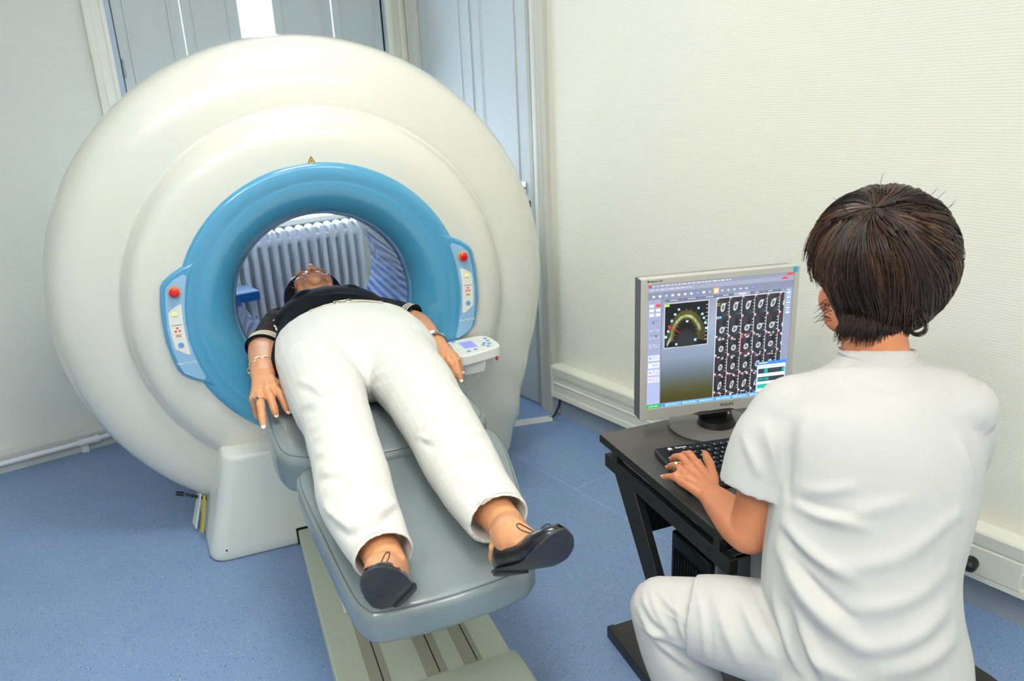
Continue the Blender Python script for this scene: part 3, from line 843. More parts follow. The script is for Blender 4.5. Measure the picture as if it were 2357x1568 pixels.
btn = [(.783, 2.612), (.80, 2.478), (.83, 2.487), (.905, 2.592), (.905, 2.562), (.883, 2.541), (.872, 2.520), (.898, 2.528), (.885, 2.503)]
for p, q in btn:
    b = B(); b.tube([S(p, q, .663), S(p, q, .6652)], .0075, 14); b.ob('button', M_bluep, cons, world=True, sm=40)
for q in (2.575, 2.555):
    b = B(); b.tube([S(.779, q - .01, .663), S(.779, q - .01, .6645)], .0025, 8); b.ob('indicator', M_led, cons, world=True)
b = B(); b.tube([S(.905, 2.48, .618), S(.912, 2.475, .618)], .007, 10); b.ob('stop_button', M_red, cons, world=True)
b = B(); b.tube([S(.775, 2.49, .600), S(.70, 2.50, .598), S(.60, 2.50, .575)], [.017, .014, .014], 14); b.ob('console_arm', M_cons, cons, world=True)

# small blue trolley standing behind the bore
tl = empty('equipment_trolley', (.98, 3.60, 0), 0, 'small blue topped trolley with perforated white leg seen through the bore', 'trolley')
b = B(); b.box((.74, 3.50, .675), (1.105, 3.66, .715)); b.ob('blue_shelf', M_bluecart, tl, sm=None, bev=.002, world=True)
b = B(); b.box((.74, 3.50, .716), (1.10, 3.66, .722)); b.ob('shelf_mat', mat('pale blue mat', '9CC2EC', .5), tl, sm=None, world=True)
for (x, y) in ((1.085, 3.60), (.76, 3.60)):
    b = B(); b.box((x - .0, y - .01, 0), (x + .028, y + .02, .675)); lg = b.ob('leg', M_pcart, tl, sm=None, bev=.002, world=True)
    for k in range(3):
        b = B(); b.tube([(x + .014, y - .0105, .66 - .09 * k), (x + .014, y - .012, .66 - .09 * k)], .004, 8); b.ob('hole', M_blk, lg, world=True)
#@@DESK
# ================================================================== DESK
DT = .65
dk = empty('computer_desk', D(1.25, 1.4, 0), D.rz, 'black computer desk with angled steel legs beside the seated person', 'desk')
b = B(); b.box((.872, 1.140, DT - .022), (1.50, 1.682, DT), D); b.ob('desktop', M_deskt, dk, sm=None, bev=.002, world=True)
b = B(); b.box((.8715, 1.1395, DT - .0222), (.8725, 1.6825, DT - .0005), D); b.ob('edge_band', mat('black edge band', '151618', .3), dk, sm=None, world=True)
for (pa, pb) in ((.872, .895), (1.475, 1.498)):
    b = B(); b.box((pa, 1.100, .566), (pb, 1.655, .604), D); fr = b.ob('side_rail', M_deskm, dk, sm=None, bev=.003, world=True)
    for q, z in ((1.538, .585), (1.413, .588), (1.176, .588)):
        b = B(); b.tube([D(pa, q, z), D(pa - .002, q, z)], .004, 8); b.ob('screw', M_deskm, fr, world=True)
    for q in (1.60, 1.15):
        b = B(); b.box((pa + .002, q - .012, .60), (pb - .002, q + .012, DT - .02), D); b.ob('spacer_post', M_deskm, dk, sm=None, world=True)
    b = B(); pts = [(1.612, .570), (1.488, .570), (1.165, .036), (1.245, .036)]
    pts = [(1.600, .570), (1.500, .570), (1.150, .036), (1.215, .036)]
    b.prism(pts, lambda q, z: D(pa, q, z), lambda q, z: D(pb, q, z)); lg = b.ob('leg', M_deskm, dk, sm=None, bev=.003, world=True)
    for q, z in ((1.538, .53), (1.498, .48)):
        b = B(); b.tube([D(pa, q, z), D(pa - .002, q, z)], .004, 8); b.ob('screw', M_deskm, lg, world=True)
    b = B(); b.box((pa, 1.04, 0), (pb, 1.647, .038), D); b.ob('foot', M_deskm, dk, sm=None, bev=.003, world=True)
b = B(); b.box((.895, 1.06, .012), (1.475, 1.645, .034), D); b.ob('bottom_shelf', mat('dark charcoal laminate', '2B2A2B', .45), dk, sm=None, world=True)
b = B(); b.box((.895, 1.50, .43), (1.475, 1.515, .566), D); b.ob('back_panel', M_deskm, dk, sm=None, world=True)

# PC tower
pc = empty('computer_tower', D(1.2, 1.37, .034), D.rz, 'black and dark grey computer tower on the lower desk shelf', 'computer')
b = B(); b.box((.975, 1.287, .038), (1.40, 1.455, .452), D); body = b.ob('case_body', M_pc, pc, sm=None, bev=.006, seg=3, world=True)
b = B(); b.box((.978, 1.282, .044), (1.40, 1.290, .447), D); b.ob('side_panel', M_pcs, pc, sm=None, bev=.004, world=True)
b = B(); b.box((.960, 1.292, .038), (.978, 1.452, .455), D); gr = b.ob('front_grille', M_pc, pc, sm=None, bev=.006, seg=3, world=True)
b = B()
for k in range(11): b.box((.955, 1.306 + .0125 * k, .06), (.9635, 1.3115 + .0125 * k, .41), D)
b.ob('grille_rib', M_key, gr, sm=None, bev=.002, world=True)
b = B(); b.box((1.030, 1.291, .4525), (1.068, 1.318, .4535), D); b.ob('paper_sticker', mat('paper sticker', 'C9CBC2', .6), body, sm=None, world=True)
b = B()
for k in range(3): b.box((1.035, 1.296 + .007 * k, .4536), (1.035 + (.02 if k % 2 else .028), 1.299 + .007 * k, .4539), D)
b.ob('sticker_print', M_blk, body, sm=None, world=True)
for (p, q, w_, h_, c) in ((1.110, 1.312, .026, .012, '2366C0'), (1.138, 1.325, .022, .014, '2F7D46'), (1.082, 1.302, .009, .006, 'C87A2E'), (1.150, 1.312, .008, .006, 'C0392B'), (1.094, 1.310, .008, .008, '3A6FC0')):
    b = B(); b.box((p, q, .4525), (p + w_, q + h_, .4533), D); b.ob('coloured_sticker', mat('sticker ' + c, c, .5), body, sm=None, world=True)

# keyboard
KF = Frame(24.7); k0 = Zp(1505, 1036, .668)
kx, kq = k0.dot(KF.P), k0.dot(KF.Q)
def K(u, v, z=0): return KF(kx + u, kq - v, DT + z)      # u right, v towards the typist
kb = empty('keyboard', K(.2, .1, 0), KF.rz, 'black computer keyboard on the desk below the monitor', 'keyboard')
kl, kw = .46, .205
o_ = [(0, 0, ), (kl, 0), (kl, kw), (0, kw)]
b = B(); b.add([K(0, 0, .0), K(kl, 0, 0), K(kl, kw, 0), K(0, kw, 0), K(0, 0, .024), K(kl, 0, .024), K(kl, kw, .012), K(0, kw, .012)], [(0, 1, 2, 3), (4, 7, 6, 5), (0, 4, 5, 1), (1, 5, 6, 2), (2, 6, 7, 3), (3, 7, 4, 0)])
b.ob('keyboard_case', M_key, kb, sm=30, bev=.007, seg=3, world=True)
def kz(v): return .024 - .012 * v / kw
kmesh = {}
M_keyprint = mat('key legend white', 'D8D8D8', .6)
def keycap(u, v, w_, h_=.0165):
    k = (round(w_, 4), round(h_, 4))
    if k not in kmesh:
        b = B(); b.add([(-w_ / 2, -h_ / 2, 0), (w_ / 2, -h_ / 2, 0), (w_ / 2, h_ / 2, 0), (-w_ / 2, h_ / 2, 0), (-w_ / 2 + .0022, -h_ / 2 + .0022, .0065), (w_ / 2 - .0022, -h_ / 2 + .0022, .0065), (w_ / 2 - .0022, h_ / 2 - .0012, .0065), (-w_ / 2 + .0022, h_ / 2 - .0012, .0065)], [(3, 2, 1, 0), (4, 5, 6, 7), (0, 1, 5, 4), (1, 2, 6, 5), (2, 3, 7, 6), (3, 0, 4, 7)])
        n0 = len(b.f)
        b.add([(-w_ / 2 + .004, .001, .0067), (-w_ / 2 + .0075, .001, .0067), (-w_ / 2 + .0075, .0045, .0067), (-w_ / 2 + .004, .0045, .0067)], [(0, 1, 2, 3)])
        me = b.mesh('key'); me.materials.append(mat('key top plastic', '1D1F22', .3)); me.materials.append(M_keyprint); me.polygons[-1].material_index = 1
        kmesh[k] = me
    o = bpy.data.objects.new('key', kmesh[k]); COL.objects.link(o); o.parent = kb
    base = kb.matrix_basis.inverted() @ K(u, v, kz(v) - .001)
    o.location = base
pitch = .0190
keycap(.033, .034, .020, .012)
for i in range(12): keycap(.070 + i * .0188 + (i // 4) * .009, .034, .0165, .012)
for row, (off, ws) in enumerate(((.024, [1] * 13 + [1.9]), (.024, [1.4] + [1] * 12 + [1.5]), (.024, [1.7] + [1] * 11 + [2.2]), (.024, [1.25] + [1] * 11 + [2.6]), (.024, [1.3, 1.1, 1.2, 6, 1.2, 1.1, 1.3]))):
    u = off; v = .056 + row * .0195
    for w_ in ws:
        keycap(u + w_ * pitch / 2, v, w_ * pitch - .002); u += w_ * pitch
    if row in (0, 1, 2, 3, 4):
        for j in range(3):
            if row == 2 or (row == 3 and j != 1): continue
            keycap(.330 + j * .0190, v, .017)
        for j in range(3): keycap(.396 + j * .0190, v, .017)
mt = Matrix.Translation(K(.066, .0155, kz(.0155) + .0003)) @ Matrix.Rotation(KF.rz, 4, 'Z')
text('lettering', 'Genius', .011, mt, M_whp, kb)
b = B(); b.sph(K(.036, .0155, kz(.0155) + .0002), (.0055, .0055, .0008), 8); b.sph(K(.040, .019, kz(.0155) + .0002), (.0028, .0028, .0008), 6); b.ob('logo', M_whp, kb, world=True)

# monitor
MF = Frame(26); mb = Vector((1.558, 1.196, DT)); mp_, mq_ = mb.dot(MF.P), mb.dot(MF.Q)
def MM(u, z, d=0): return MF(mp_ + u, mq_ + d, z)
mo = empty('monitor', mb, MF.rz, 'silver framed flat computer monitor showing grey jaw scan slices', 'monitor')
u0, u1, z0, z1 = -.2165, .2235, .7030, 1.0935
su0, su1, sz0, sz1 = -.1975, .2085, .7355, 1.0755
b = B()
b.box((u0, .0, 0), (u0, .0, 0)) if False else None
def fr(u, d, z): return MM(u, z, d)
b.box((u0, -.012, z0), (su0, .012, z1), fr); b.box((su1, -.012, z0), (u1, .012, z1), fr); b.box((su0 - .001, -.012, z0), (su1 + .001, .012, sz0), fr); b.box((su0 - .001, -.012, sz1), (su1 + .001, .012, z1), fr)
bz = b.ob('bezel', M_bezel, mo, sm=None, bev=.002, world=True)
b = B(); b.box((u0 + .002, .010, z0 + .002), (u1 - .002, .045, z1 - .002), fr); b.ob('back_shell', M_bezelb, mo, sm=None, bev=.01, seg=3, world=True)
b = B(); b.box((u0 - .002, -.009, z0 + .004), (u0 + .004, .03, z1 - .002), fr); b.ob('side_edge', mat('dark grey plastic', '55565A', .35), mo, sm=None, bev=.002, world=True)
b = B(); b.prism([(-.07, z0 + .003), (-.045, z0 + .009), (.04, z0 + .009), (.06, z0 + .003), (.04, z0 - .003), (-.05, z0 - .003)], lambda u, z: MM(u, z, -.0135), lambda u, z: MM(u, z, -.011)); b.ob('chrome_lip', M_steel, mo, sm=None, bev=.001, world=True)
mt = Matrix.Translation(MM(.033, .7215, -.0125)) @ Matrix.Rotation(MF.rz, 4, 'Z') @ Matrix.Rotation(pi / 2, 4, 'X')
text('lettering', 'PHILIPS', .0125, mt, mat('grey lettering', '54564F', .5), bz)
mt = Matrix.Translation(MM(-.180, 1.0855, -.0125)) @ Matrix.Rotation(MF.rz, 4, 'Z') @ Matrix.Rotation(pi / 2, 4, 'X')
text('lettering', 'Brilliance 190', .0075, mt, mat('grey lettering', '54564F', .5), bz)
b = B(); b.box((.203, -.0128, 1.0765), (.2155, -.0118, 1.0915), fr); b.ob('energy_sticker', mat('cyan sticker', '3FA6CE', .4), bz, sm=None, world=True)
b = B(); b.tube([MM(0, DT + .001, .014), MM(0, DT + .006, .014), MM(0, DT + .012, .014), MM(0, DT + .014, .014)], [.114, .116, .113, .108], 64); b.ob('stand_base', mat('grey brown stand plastic', '6E6C67', .3), mo, sm=40, world=True)
b = B(); b.tube([MM(.01, DT + .013), MM(.01, DT + .03)], [.052, .046], 40); b.ob('swivel', M_pc, mo, sm=40, world=True)
b = B(); b.box((-.030, .008, DT + .02), (.050, .040, DT + .14), fr); b.ob('stand_neck', M_pc, mo, sm=None, bev=.008, seg=3, world=True)

# ---- screen picture painted into a vertex colour grid
SW, SH = 420, 340
img = np.zeros((SH, SW, 3), np.float32)
def c3(h): return np.array([int(h[i:i + 2], 16) / 255 for i in (0, 2, 4)], np.float32)
yy, xx = np.mgrid[0:SH, 0:SW]
# source coordinates: 1000 x 840 units
def X(v): return v * SW / 1000.0
def Y(v): return v * SH / 840.0
def rect(x0, y0, x1, y1, c, a=1.0):
    i0, i1, j0, j1 = int(round(Y(y0))), int(round(Y(y1))), int(round(X(x0))), int(round(X(x1)))
    i1 = max(i1, i0 + 1); j1 = max(j1, j0 + 1)
    cc = c3(c) if isinstance(c, str) else np.array(c, np.float32)
    img[i0:i1, j0:j1] = img[i0:i1, j0:j1] * (1 - a) + cc * a
def blob(cx, cy, rx, ry, c, a=1.0, soft=.25, ang=0.0, clip=None, ringw=None):
    dx, dy = xx - X(cx), yy - Y(cy); ca, sa = cos(ang), sin(ang)
    ex = (dx * ca + dy * sa) / X(rx); ey = (-dx * sa + dy * ca) / Y(ry)
    r = np.sqrt(ex * ex + ey * ey)
    mk = np.clip((1 - r) / soft, 0, 1) if ringw is None else np.clip(1 - np.abs(r - 1 + ringw) / ringw, 0, 1)
    if clip:
        m2 = (xx >= X(clip[0])) & (xx < X(clip[2])) & (yy >= Y(clip[1])) & (yy < Y(clip[3])); mk = mk * m2
    mk = (mk * a)[..., None]
    img[:] = img * (1 - mk) + (c3(c) if isinstance(c, str) else np.array(c, np.float32)) * mk
def line(x0, y0, x1, y1, c, w=.6, a=1.0):
    ax, ay, bx, by = X(x0), Y(y0), X(x1), Y(y1); L2 = (bx - ax) ** 2 + (by - ay) ** 2
    t = np.clip(((xx - ax) * (bx - ax) + (yy - ay) * (by - ay)) / L2, 0, 1)
    d = np.hypot(xx - ax - t * (bx - ax), yy - ay - t * (by - ay)); mk = (np.clip(w + .5 - d, 0, 1) * a)[..., None]
    img[:] = img * (1 - mk) + c3(c) * mk
rng = np.random.RandomState(5)
g = (yy / SH)[..., None]
stops = [(0, c3('7C8296')), (.12, c3('8D93A6')), (.35, c3('9AA6BC')), (.6, c3('8292A6')), (.75, c3('5E6A70')), (.86, c3('4F5236')), (.93, c3('4A441E')), (1, c3('4A441E'))]
for (a_, ca_), (b_, cb_) in zip(stops, stops[1:]):
    mk = ((g >= a_) & (g <= b_))[..., 0]; t = np.clip((g - a_) / (b_ - a_), 0, 1); img[mk] = (ca_ * (1 - t) + cb_ * t)[mk]
rect(0, 0, 1000, 22, '8C92A8'); rect(0, 22, 1000, 52, '9AA0B4'); rect(0, 52, 1000, 100, '8388A0')
def words(x, y, x1, c, h=6, a=.8):
    while x < x1:
        w_ = rng.uniform(12, 34); rect(x, y, min(x + w_, x1), y + h, c, a); x += w_ + rng.uniform(5, 10)
blob(14, 12, 11, 9, 'E03048'); words(34, 8, 560, 'E2E6F4', 7)
words(20, 32, 300, 'D8DCEC', 7, .7)
rect(950, 2, 995, 18, 'F04444'); blob(935, 34, 26, 8, 'F03A3A')
ic = ['C6CEDC', 'E4E8F0', '78B8F0', 'F0C8D0', 'E8D890', 'C8D0E0', 'B8D0F0', '4C8CE8', 'E0E0F0', '90A0B8', 'F8F0E0', '88B4F0', 'A8B0C0', 'A8B0C0', 'A8B0C0', 'A8B0C0', '3C70E0']
for i, c in enumerate(ic):
    x_ = 30 + i * 42
    if i == 10: rect(x_ - 6, 58, x_ + 30, 96, 'F0A860'); rect(x_, 64, x_ + 24, 90, 'F6EEE0'); continue
    blob(x_ + 10, 78, 12, 10, c, .9); blob(x_ + 10, 78, 6, 5, 'FFFFFF', .6)
# left sidebar
rect(0, 100, 95, 840, 'A9B3DC'); rect(0, 100, 95, 560, '9097B0', .6); rect(92, 100, 98, 800, '6C7288')
for r_i in range(3):
    for c_i in range(2): rect(14 + c_i * 42, 128 + r_i * 30, 46 + c_i * 42, 148 + r_i * 30, 'DDE2F2' if (r_i, c_i) != (0, 1) else 'E85040')
for y_ in (240, 330): rect(20, y_, 80, y_ + 3, '6A7088'); blob(40 if y_ < 300 else 60, y_ + 10, 5, 6, '202430')
for y_ in (205, 300, 350, 395, 410): words(12, y_, 84, 'C8CEE0', 7, .7)
for i in range(4): rect(10, 470 + i * 50, 88, 508 + i * 50, 'D6DCF4'); rect(16, 480 + i * 50, 32, 496 + i * 50, ['4C9CF0', 'F4F4FF', 'F070A0', 'F09080'][i], .7); words(38, 480 + i * 50, 82, '8890A8', 5, .6); words(38, 492 + i * 50, 82, '8890A8', 5, .6)
# tabs
for x_, w_ in ((120, 115), (240, 115), (360, 115), (480, 100), (700, 90), (795, 90), (888, 80)): rect(x_, 103, x_ + w_, 122, '6B7084'); rect(x_ + 30, 109, x_ + w_ - 30, 115, 'C8CCD8', .8)
rect(590, 98, 695, 124, '9AA4C0'); rect(618, 108, 668, 115, 'E8F4FF')
# arch scan
ax0, ay0, ax1, ay1 = 118, 135, 412, 428
rect(ax0 - 4, ay0 - 4, ax1 + 4, ay1 + 4, 'CDD2D8'); rect(ax0, ay0, ax1, ay1, '101214')
blob(265, 400, 95, 110, '3A3E42', .9, .7, clip=(ax0, ay0, ax1, ay1)); blob(265, 380, 60, 80, '2A2C30', .8, .6, clip=(ax0, ay0, ax1, ay1))
def archpt(t, r=1.0):   # t -1..1
    a = pi * (.5 + .5 * t * 1.04); return 262 - cos(pi - a) * 105 * r * (1 if abs(t) < .5 else 1 + .12 * (abs(t) - .5)), 362 - sin(a) * 150 * r + (abs(t) ** 3) * 20
for i in range(61):
    t = -1 + 2 * i / 60; x_, y_ = archpt(t); a = atan2(y_ - 360, x_ - 262); 
    L_ = 28 if i % 5 else 42
    nx, ny = cos(a), sin(a)
    line(x_ - nx * L_, y_ - ny * L_, x_ + nx * (L_ * .9), y_ + ny * (L_ * .9), 'B9B22E', .45, .85)
for i in range(40):
    t = -.75 + 1.7 * i / 39; x_, y_ = archpt(t, .93); blob(x_ + rng.uniform(-3, 3), y_, 15, 12, 'B8C488' if rng.rand() < .7 else 'E8F4E0', .5, .8)
for x_, y_ in ((140, 400), (150, 380)): blob(x_, y_, 8, 30, 'C8D0D8', .8, .6, ang=.3, clip=(ax0, ay0, ax1, ay1))
for x_, y_ in ((212, 178), (187, 208), (165, 250), (143, 318), (128, 355), (345, 180), (372, 222), (384, 250), (396, 283), (404, 320), (270, 262), (330, 392), (200, 410)): rect(x_ - 8, y_ - 8, x_ + 8, y_ + 8, '8ED0F8'); rect(x_ - 4, y_ - 4, x_ + 4, y_ + 4, 'E8F8FF')
rect(142, 282, 160, 298, 'F03038'); line(160, 292, 228, 335, 'D81828', .8); rect(120, 138, 148, 152, 'B8F050')
for i in range(10): rect(396, 160 + i * 26, 410, 162 + i * 26, 'F0F0F0')
# slice grid
gx0, gy0, gx1, gy1 = 472, 130, 942, 812
rect(gx0 - 5, gy0 - 5, gx1 + 4, gy1 + 4, 'D6DCE6'); rect(gx0, gy0, gx1, gy1, '2A2C30')
cw, ch = 88.0, 130.0
for r_i in range(6):
    for c_i in range(6):
        x_0 = gx0 + c_i * cw; y_0 = gy0 + r_i * ch; x_1 = min(x_0 + cw, gx1); y_1 = min(y_0 + ch, gy1)
        if x_0 >= gx1 - 2 or y_0 >= gy1 - 2: continue
        cl = (x_0, y_0, x_1, y_1); sd = rng.rand()
        blob(x_0 + 30, y_0 + 40, 26, 60, '3A3D42', .8, .9, clip=cl); blob(x_0 + 55, y_0 + 50, 24, 50, '17181B', .9, .8, clip=cl); blob(x_0 + 60, y_0 + 110, 30, 20, '4A4E55', .7, .8, clip=cl)
        if r_i >= 2: 
            for k in range(5): blob(x_0 + 42 + rng.uniform(-22, 20), y_0 + 10 + rng.uniform(-6, 18), rng.uniform(6, 16), rng.uniform(5, 11), 'F4F6F8' if k < 3 else '8A9098', .85, .6, clip=cl)
        bx_, by_ = x_0 + 40, y_0 + (62 if r_i == 0 else 85)
        rx_, ry_ = ((17, 34), (19, 26), (18, 24), (15, 26), (13, 34), (16, 24))[r_i]
        an = (.15, .35, .35, .3, .3, .2)[r_i] + c_i * .06
        if r_i == 0: blob(bx_ + 14, by_ - 22, 16, 9, 'C2C8D0', .8, .5, ang=-.4, clip=cl)
        if r_i == 1: blob(bx_ + 18, by_ - 14, 18, 7, 'C2C8D0', .8, .5, ang=-.5, clip=cl)
        blob(bx_, by_, rx_, ry_, '8A9098', .7, .3, ang=an, clip=cl); blob(bx_, by_, rx_, ry_, 'EEF1F4', .95, ang=an, clip=cl, ringw=.3); blob(bx_ + 2, by_, 6, 10, '50545A', .7, .8, ang=an, clip=cl)
        if x_1 - x_0 > 60:
            rect(x_1 - 3, y_0, x_1, y_1, 'D8DCE0'); rect(x_1 - 8, y_0 + 20, x_1 - 5, y_1, '101114')
            for k in range(5): rect(x_1 - 15, y_0 + 30 + k * 21, x_1 - 3, y_0 + 33 + k * 21, 'F2F2F2')
            for k in range(20): rect(x_1 - 6, y_0 + 25 + k * 5, x_1 - 3, y_0 + 27 + k * 5, 'C8CCD0')
        rect(x_0 + 1, y_0 + 8, x_0 + 13, y_0 + 16, 'D81420'); rect(x_0, y_0 - 6, x_0 + 12, y_0 + 6, 'A8DCF8')
for r_i in range(6):
    y_0 = gy0 + r_i * ch
    if gx0 + 5 * cw < gx1: rect(gx0 + 5 * cw - 8, y_0 + 8, gx0 + 5 * cw + 6, y_0 + 15, 'E01420')
x_0, y_0 = gx0 + 2 * cw, gy0 + 2 * ch
rect(x_0, y_0 - 3, x_0 + cw, y_0, 'F02830'); rect(x_0, y_0 + ch - 3, x_0 + cw, y_0 + ch, 'F02830'); rect(x_0, y_0, x_0 + 3, y_0 + ch, 'F02830'); rect(x_0, y_0, x_0 + 14, y_0 + 26, 'F05058')
rect(gx0, gy0 + 34, gx0 + 24, gy0 + 38, 'B8B020'); rect(gx0, gy0 + 46, gx0 + 24, gy0 + 50, 'B8B020'); rect(gx0, gy0 + 122, gx0 + 34, gy0 + 136, '6CC4F8')
# right tool strip
rect(946, 100, 1000, 812, '8E96B0'); 
for i in range(10): rect(956, 112 + i * 17, 986, 123 + i * 17, 'D8DEF4' if i % 2 else '9CC4F4')
rect(978, 222, 986, 230, 'F03040')
# popup window
rect(776, 600, 990, 812, '3E8CF0'); rect(780, 622, 986, 812, 'E6EEF8'); rect(790, 606, 850, 613, 'D0E8FF')
rect(788, 650, 980, 684, '2C3C44'); rect(834, 652, 856, 682, '18B8A8'); rect(962, 654, 978, 680, '18B8A8'); words(792, 636, 960, '8C94A8', 4, .6)
for k in range(12): rect(796 + k * 15, 652, 798 + k * 15, 682, '50646C', .6)
rect(788, 710, 980, 740, '2C3C44')
for k in range(9): rect(792 + k * 9, 716, 798 + k * 9, 734, '18B8A8')
rect(788, 760, 980, 790, '18B8A8'); words(790, 698, 900, '8C94A8', 4, .6)
# taskbar
rect(0, 812, 1000, 840, '4A90F0'); rect(0, 812, 1000, 816, '8CC4FC'); rect(0, 812, 105, 840, '28B45C'); words(30, 822, 80, 'D8F8E0', 7); blob(22, 826, 8, 7, 'F0C040', .8)
for i, x_ in enumerate(range(130, 1000, 120)): rect(x_, 817, x_ + 112, 837, '6CB4F4'); words(x_ + 22, 824, x_ + 95, 'E8F4FF', 6, .8); blob(x_ + 12, 827, 6, 6, 'F8E8E8')
img = np.where(img <= .04045, img / 12.92, ((img + .055) / 1.055) ** 2.4)
vs = [MM(su0 + (su1 - su0) * i / (SW - 1), sz1 - (sz1 - sz0) * j / (SH - 1), -.008) for j in range(SH) for i in range(SW)]
idx = np.arange(SW * SH).reshape(SH, SW)
fa = np.stack([idx[:-1, :-1], idx[1:, :-1], idx[1:, 1:], idx[:-1, 1:]], -1).reshape(-1, 4)
me = bpy.data.meshes.new('screen'); me.from_pydata([tuple(v) for v in vs], [], fa.tolist()); me.update()
set_attr(me, 'pix', img.reshape(-1, 3))
scr = link('screen', me, attr_material('lit monitor picture', 'pix', .3, emis=1.0), mo, world=True)

# cable behind the monitor
mc = empty('monitor_cable', MM(.07, DT, 0), 0, 'grey cable running down behind the monitor stand', 'cable')
b = B(); b.tube(cr([MM(.085, .80, .05), MM(.075, .74, .05), MM(.06, .69, .02), MM(.062, .661, -.03), MM(.085, .657, -.09), MM(.12, .657, -.10)], 5), .003, 8); b.ob('cable', mat('grey cable sheath', '5E6058', .4), mc, world=True)
#@@PEOPLE
# ================================================================== PEOPLE
def hand(b, W, wrad, Ks, Ts, thumb, upv, arch=.012, fr=.0092, back=None):
    """W wrist point; Ks/Ts: index..pinky knuckles and fingertips; thumb: [base, joint, tip]"""
    W = Vector(W); upv = Vector(upv).normalized()
    Ks = [Vector(k) for k in Ks]; Ts = [Vector(t) for t in Ts]
    lens = []
    lat = (Ks[0] - Ks[3]).normalized()
    for i, k in enumerate(Ks):
        st = W + lat * (.018 - .012 * i) * 1.0
        mid = st.lerp(k, .55) + upv * .002
        loft(b, [(*st, .013, .013), (*mid, .0125, .012), (*k, .0115, .0108)], upv=upv, k=3, n=16)
    kc = (Ks[1] + Ks[2]) * .5
    hw = (Ks[0] - Ks[3]).length * .5
    mid = W.lerp(kc, .5)
    loft(b, [(*W, wrad[0], wrad[1]), (*(mid - upv * .003), (wrad[0] + hw) * .52, wrad[1] * .72), (*(kc - upv * .004), hw * .95, .0095)], upv=upv, k=4, n=24)
    for i, (k, t) in enumerate(zip(Ks, Ts)):
        d = t - k; r = fr * (1.0, 1.03, .98, .86)[i]
        a_ = arch[i] if hasattr(arch, '__len__') else arch
        m1 = k + d * .42 + upv * a_; m2 = k + d * .76 + upv * a_ * .62
        loft(b, [(*(k - d * .12), r * 1.05, r * 1.05), (*k, r * 1.12, r * 1.12), (*(k.lerp(m1, .5) + upv * .001), r * .98, r * .98), (*m1, r * 1.07, r * 1.05), (*m1.lerp(m2, .5), r * .93, r * .9), (*m2, r * .97, r * .92), (*(m2.lerp(t, .6)), r * .88, r * .8), (*t, r * .66, r * .58)], upv=upv, k=3, n=16)
    tb_, tj, tt = [Vector(v) for v in thumb]
    loft(b, [(*W.lerp(tb_, .35), .015, .013), (*tb_, .014, .013), (*tb_.lerp(tj, .5), .0115, .0115), (*tj, .012, .0118), (*tj.lerp(tt, .55), .0112, .0098), (*tt, .0078, .0065)], upv=upv, k=3, n=16)

def nail(tip, prev, upv, parent, w=.0065):
    tip = Vector(tip); prev = Vector(prev); t = (tip - prev).normalized(); upv = Vector(upv)
    u = (upv - t * upv.dot(t)).normalized(); l = t.cross(u)
    b = B()
    mt = Matrix((l, t, u)).transposed()
    b.sph(tip + u * .0048 - t * .0005, (w, .0075, .0022), 8, mt)
    b.ob('fingernail', M_nail, parent, world=True)

def head(b, c, fwd, upd, s=1.08):
    """head volume; fwd = face direction, upd = crown direction"""
    fwd = Vector(fwd).normalized(); upd = (Vector(upd) - fwd * Vector(upd).dot(fwd)).normalized(); rtv = fwd.cross(upd)
    mt = Matrix((rtv, fwd, upd)).transposed(); c = Vector(c)
    def P(x, y, z): return c + mt @ (Vector((x, y, z)) * s)
    def sp(x, y, z, r, rot=None): b.sph(P(x, y, z), [q * s for q in r], 16, mt @ rot if rot is not None else mt)
    sp(0, -.018, .03, (.074, .096, .086))
    sp(0, .02, .0, (.066, .072, .085))
    sp(0, .032, -.05, (.052, .052, .058))
    sp(0, .066, -.088, (.024, .022, .020))
    for sgn in (-1, 1):
        sp(sgn * .042, .048, -.028, (.026, .03, .032))
        sp(sgn * .045, .015, -.062, (.018, .04, .024), Matrix.Rotation(-sgn * .25, 3, 'Z'))
        sp(sgn * .031, .080, .026, (.024, .012, .008))
        sp(sgn * .031, .076, .004, (.0150, .0115, .0095))
        sp(sgn * .0115, .101, -.030, (.0075, .0095, .007))
        sp(sgn * .077, -.008, -.002, (.007, .017, .030), Matrix.Rotation(sgn * .35, 3, 'Z'))
        sp(sgn * .074, -.002, -.026, (.006, .009, .010))
    loft(b, [(*P(0, .080, .022), .0085 * s, .010 * s), (*P(0, .094, .002), .0085 * s, .012 * s), (*P(0, .106, -.016), .0105 * s, .013 * s), (*P(0, .108, -.026), .0125 * s, .011 * s)], upv=fwd, k=3, n=14)
    for z, w_, h_ in ((-.0535, .022, .0055), (-.0645, .020, .0065)):
        sp(0, .083, z, (w_, .0105, h_))
    sp(0, .078, -.059, (.03, .012, .016))
    return P, mt

def foot_frame(H, T, ankle, roll=0.0, bend=0, sc=1.0):
    H = Vector(H); T = Vector(T); X_ = (T - H).normalized(); u = Vector(ankle) - H; u = (u - X_ * u.dot(X_)).normalized(); u = Matrix.Rotation(radians(roll), 3, X_) @ u; Y_ = u.cross(X_)
    L = (T - H).length
    def f(x, y, z):
        y *= sc; z *= sc
        if x <= .5 or not bend: return H + X_ * (x * L) + Y_ * y + u * z
        a = radians(bend) * (x - .5) / .5; r_ = .5 * L / radians(bend)
        c = H + X_ * (.5 * L + r_ * sin(a)) + u * (r_ * (1 - cos(a)))
        return c + Y_ * y + (u * cos(a) - X_ * sin(a)) * z
    return f, X_, Y_, u, L
def find_T(px, py, H, L, lo=.72, hi=.99):
    best = None
    for i in range(200):
        z = lo + (hi - lo) * i / 199; p = Zp(px, py, z); e = abs((p - H).length - L)
        if best is None or e < best[0]: best = (e, p)
    return best[1]
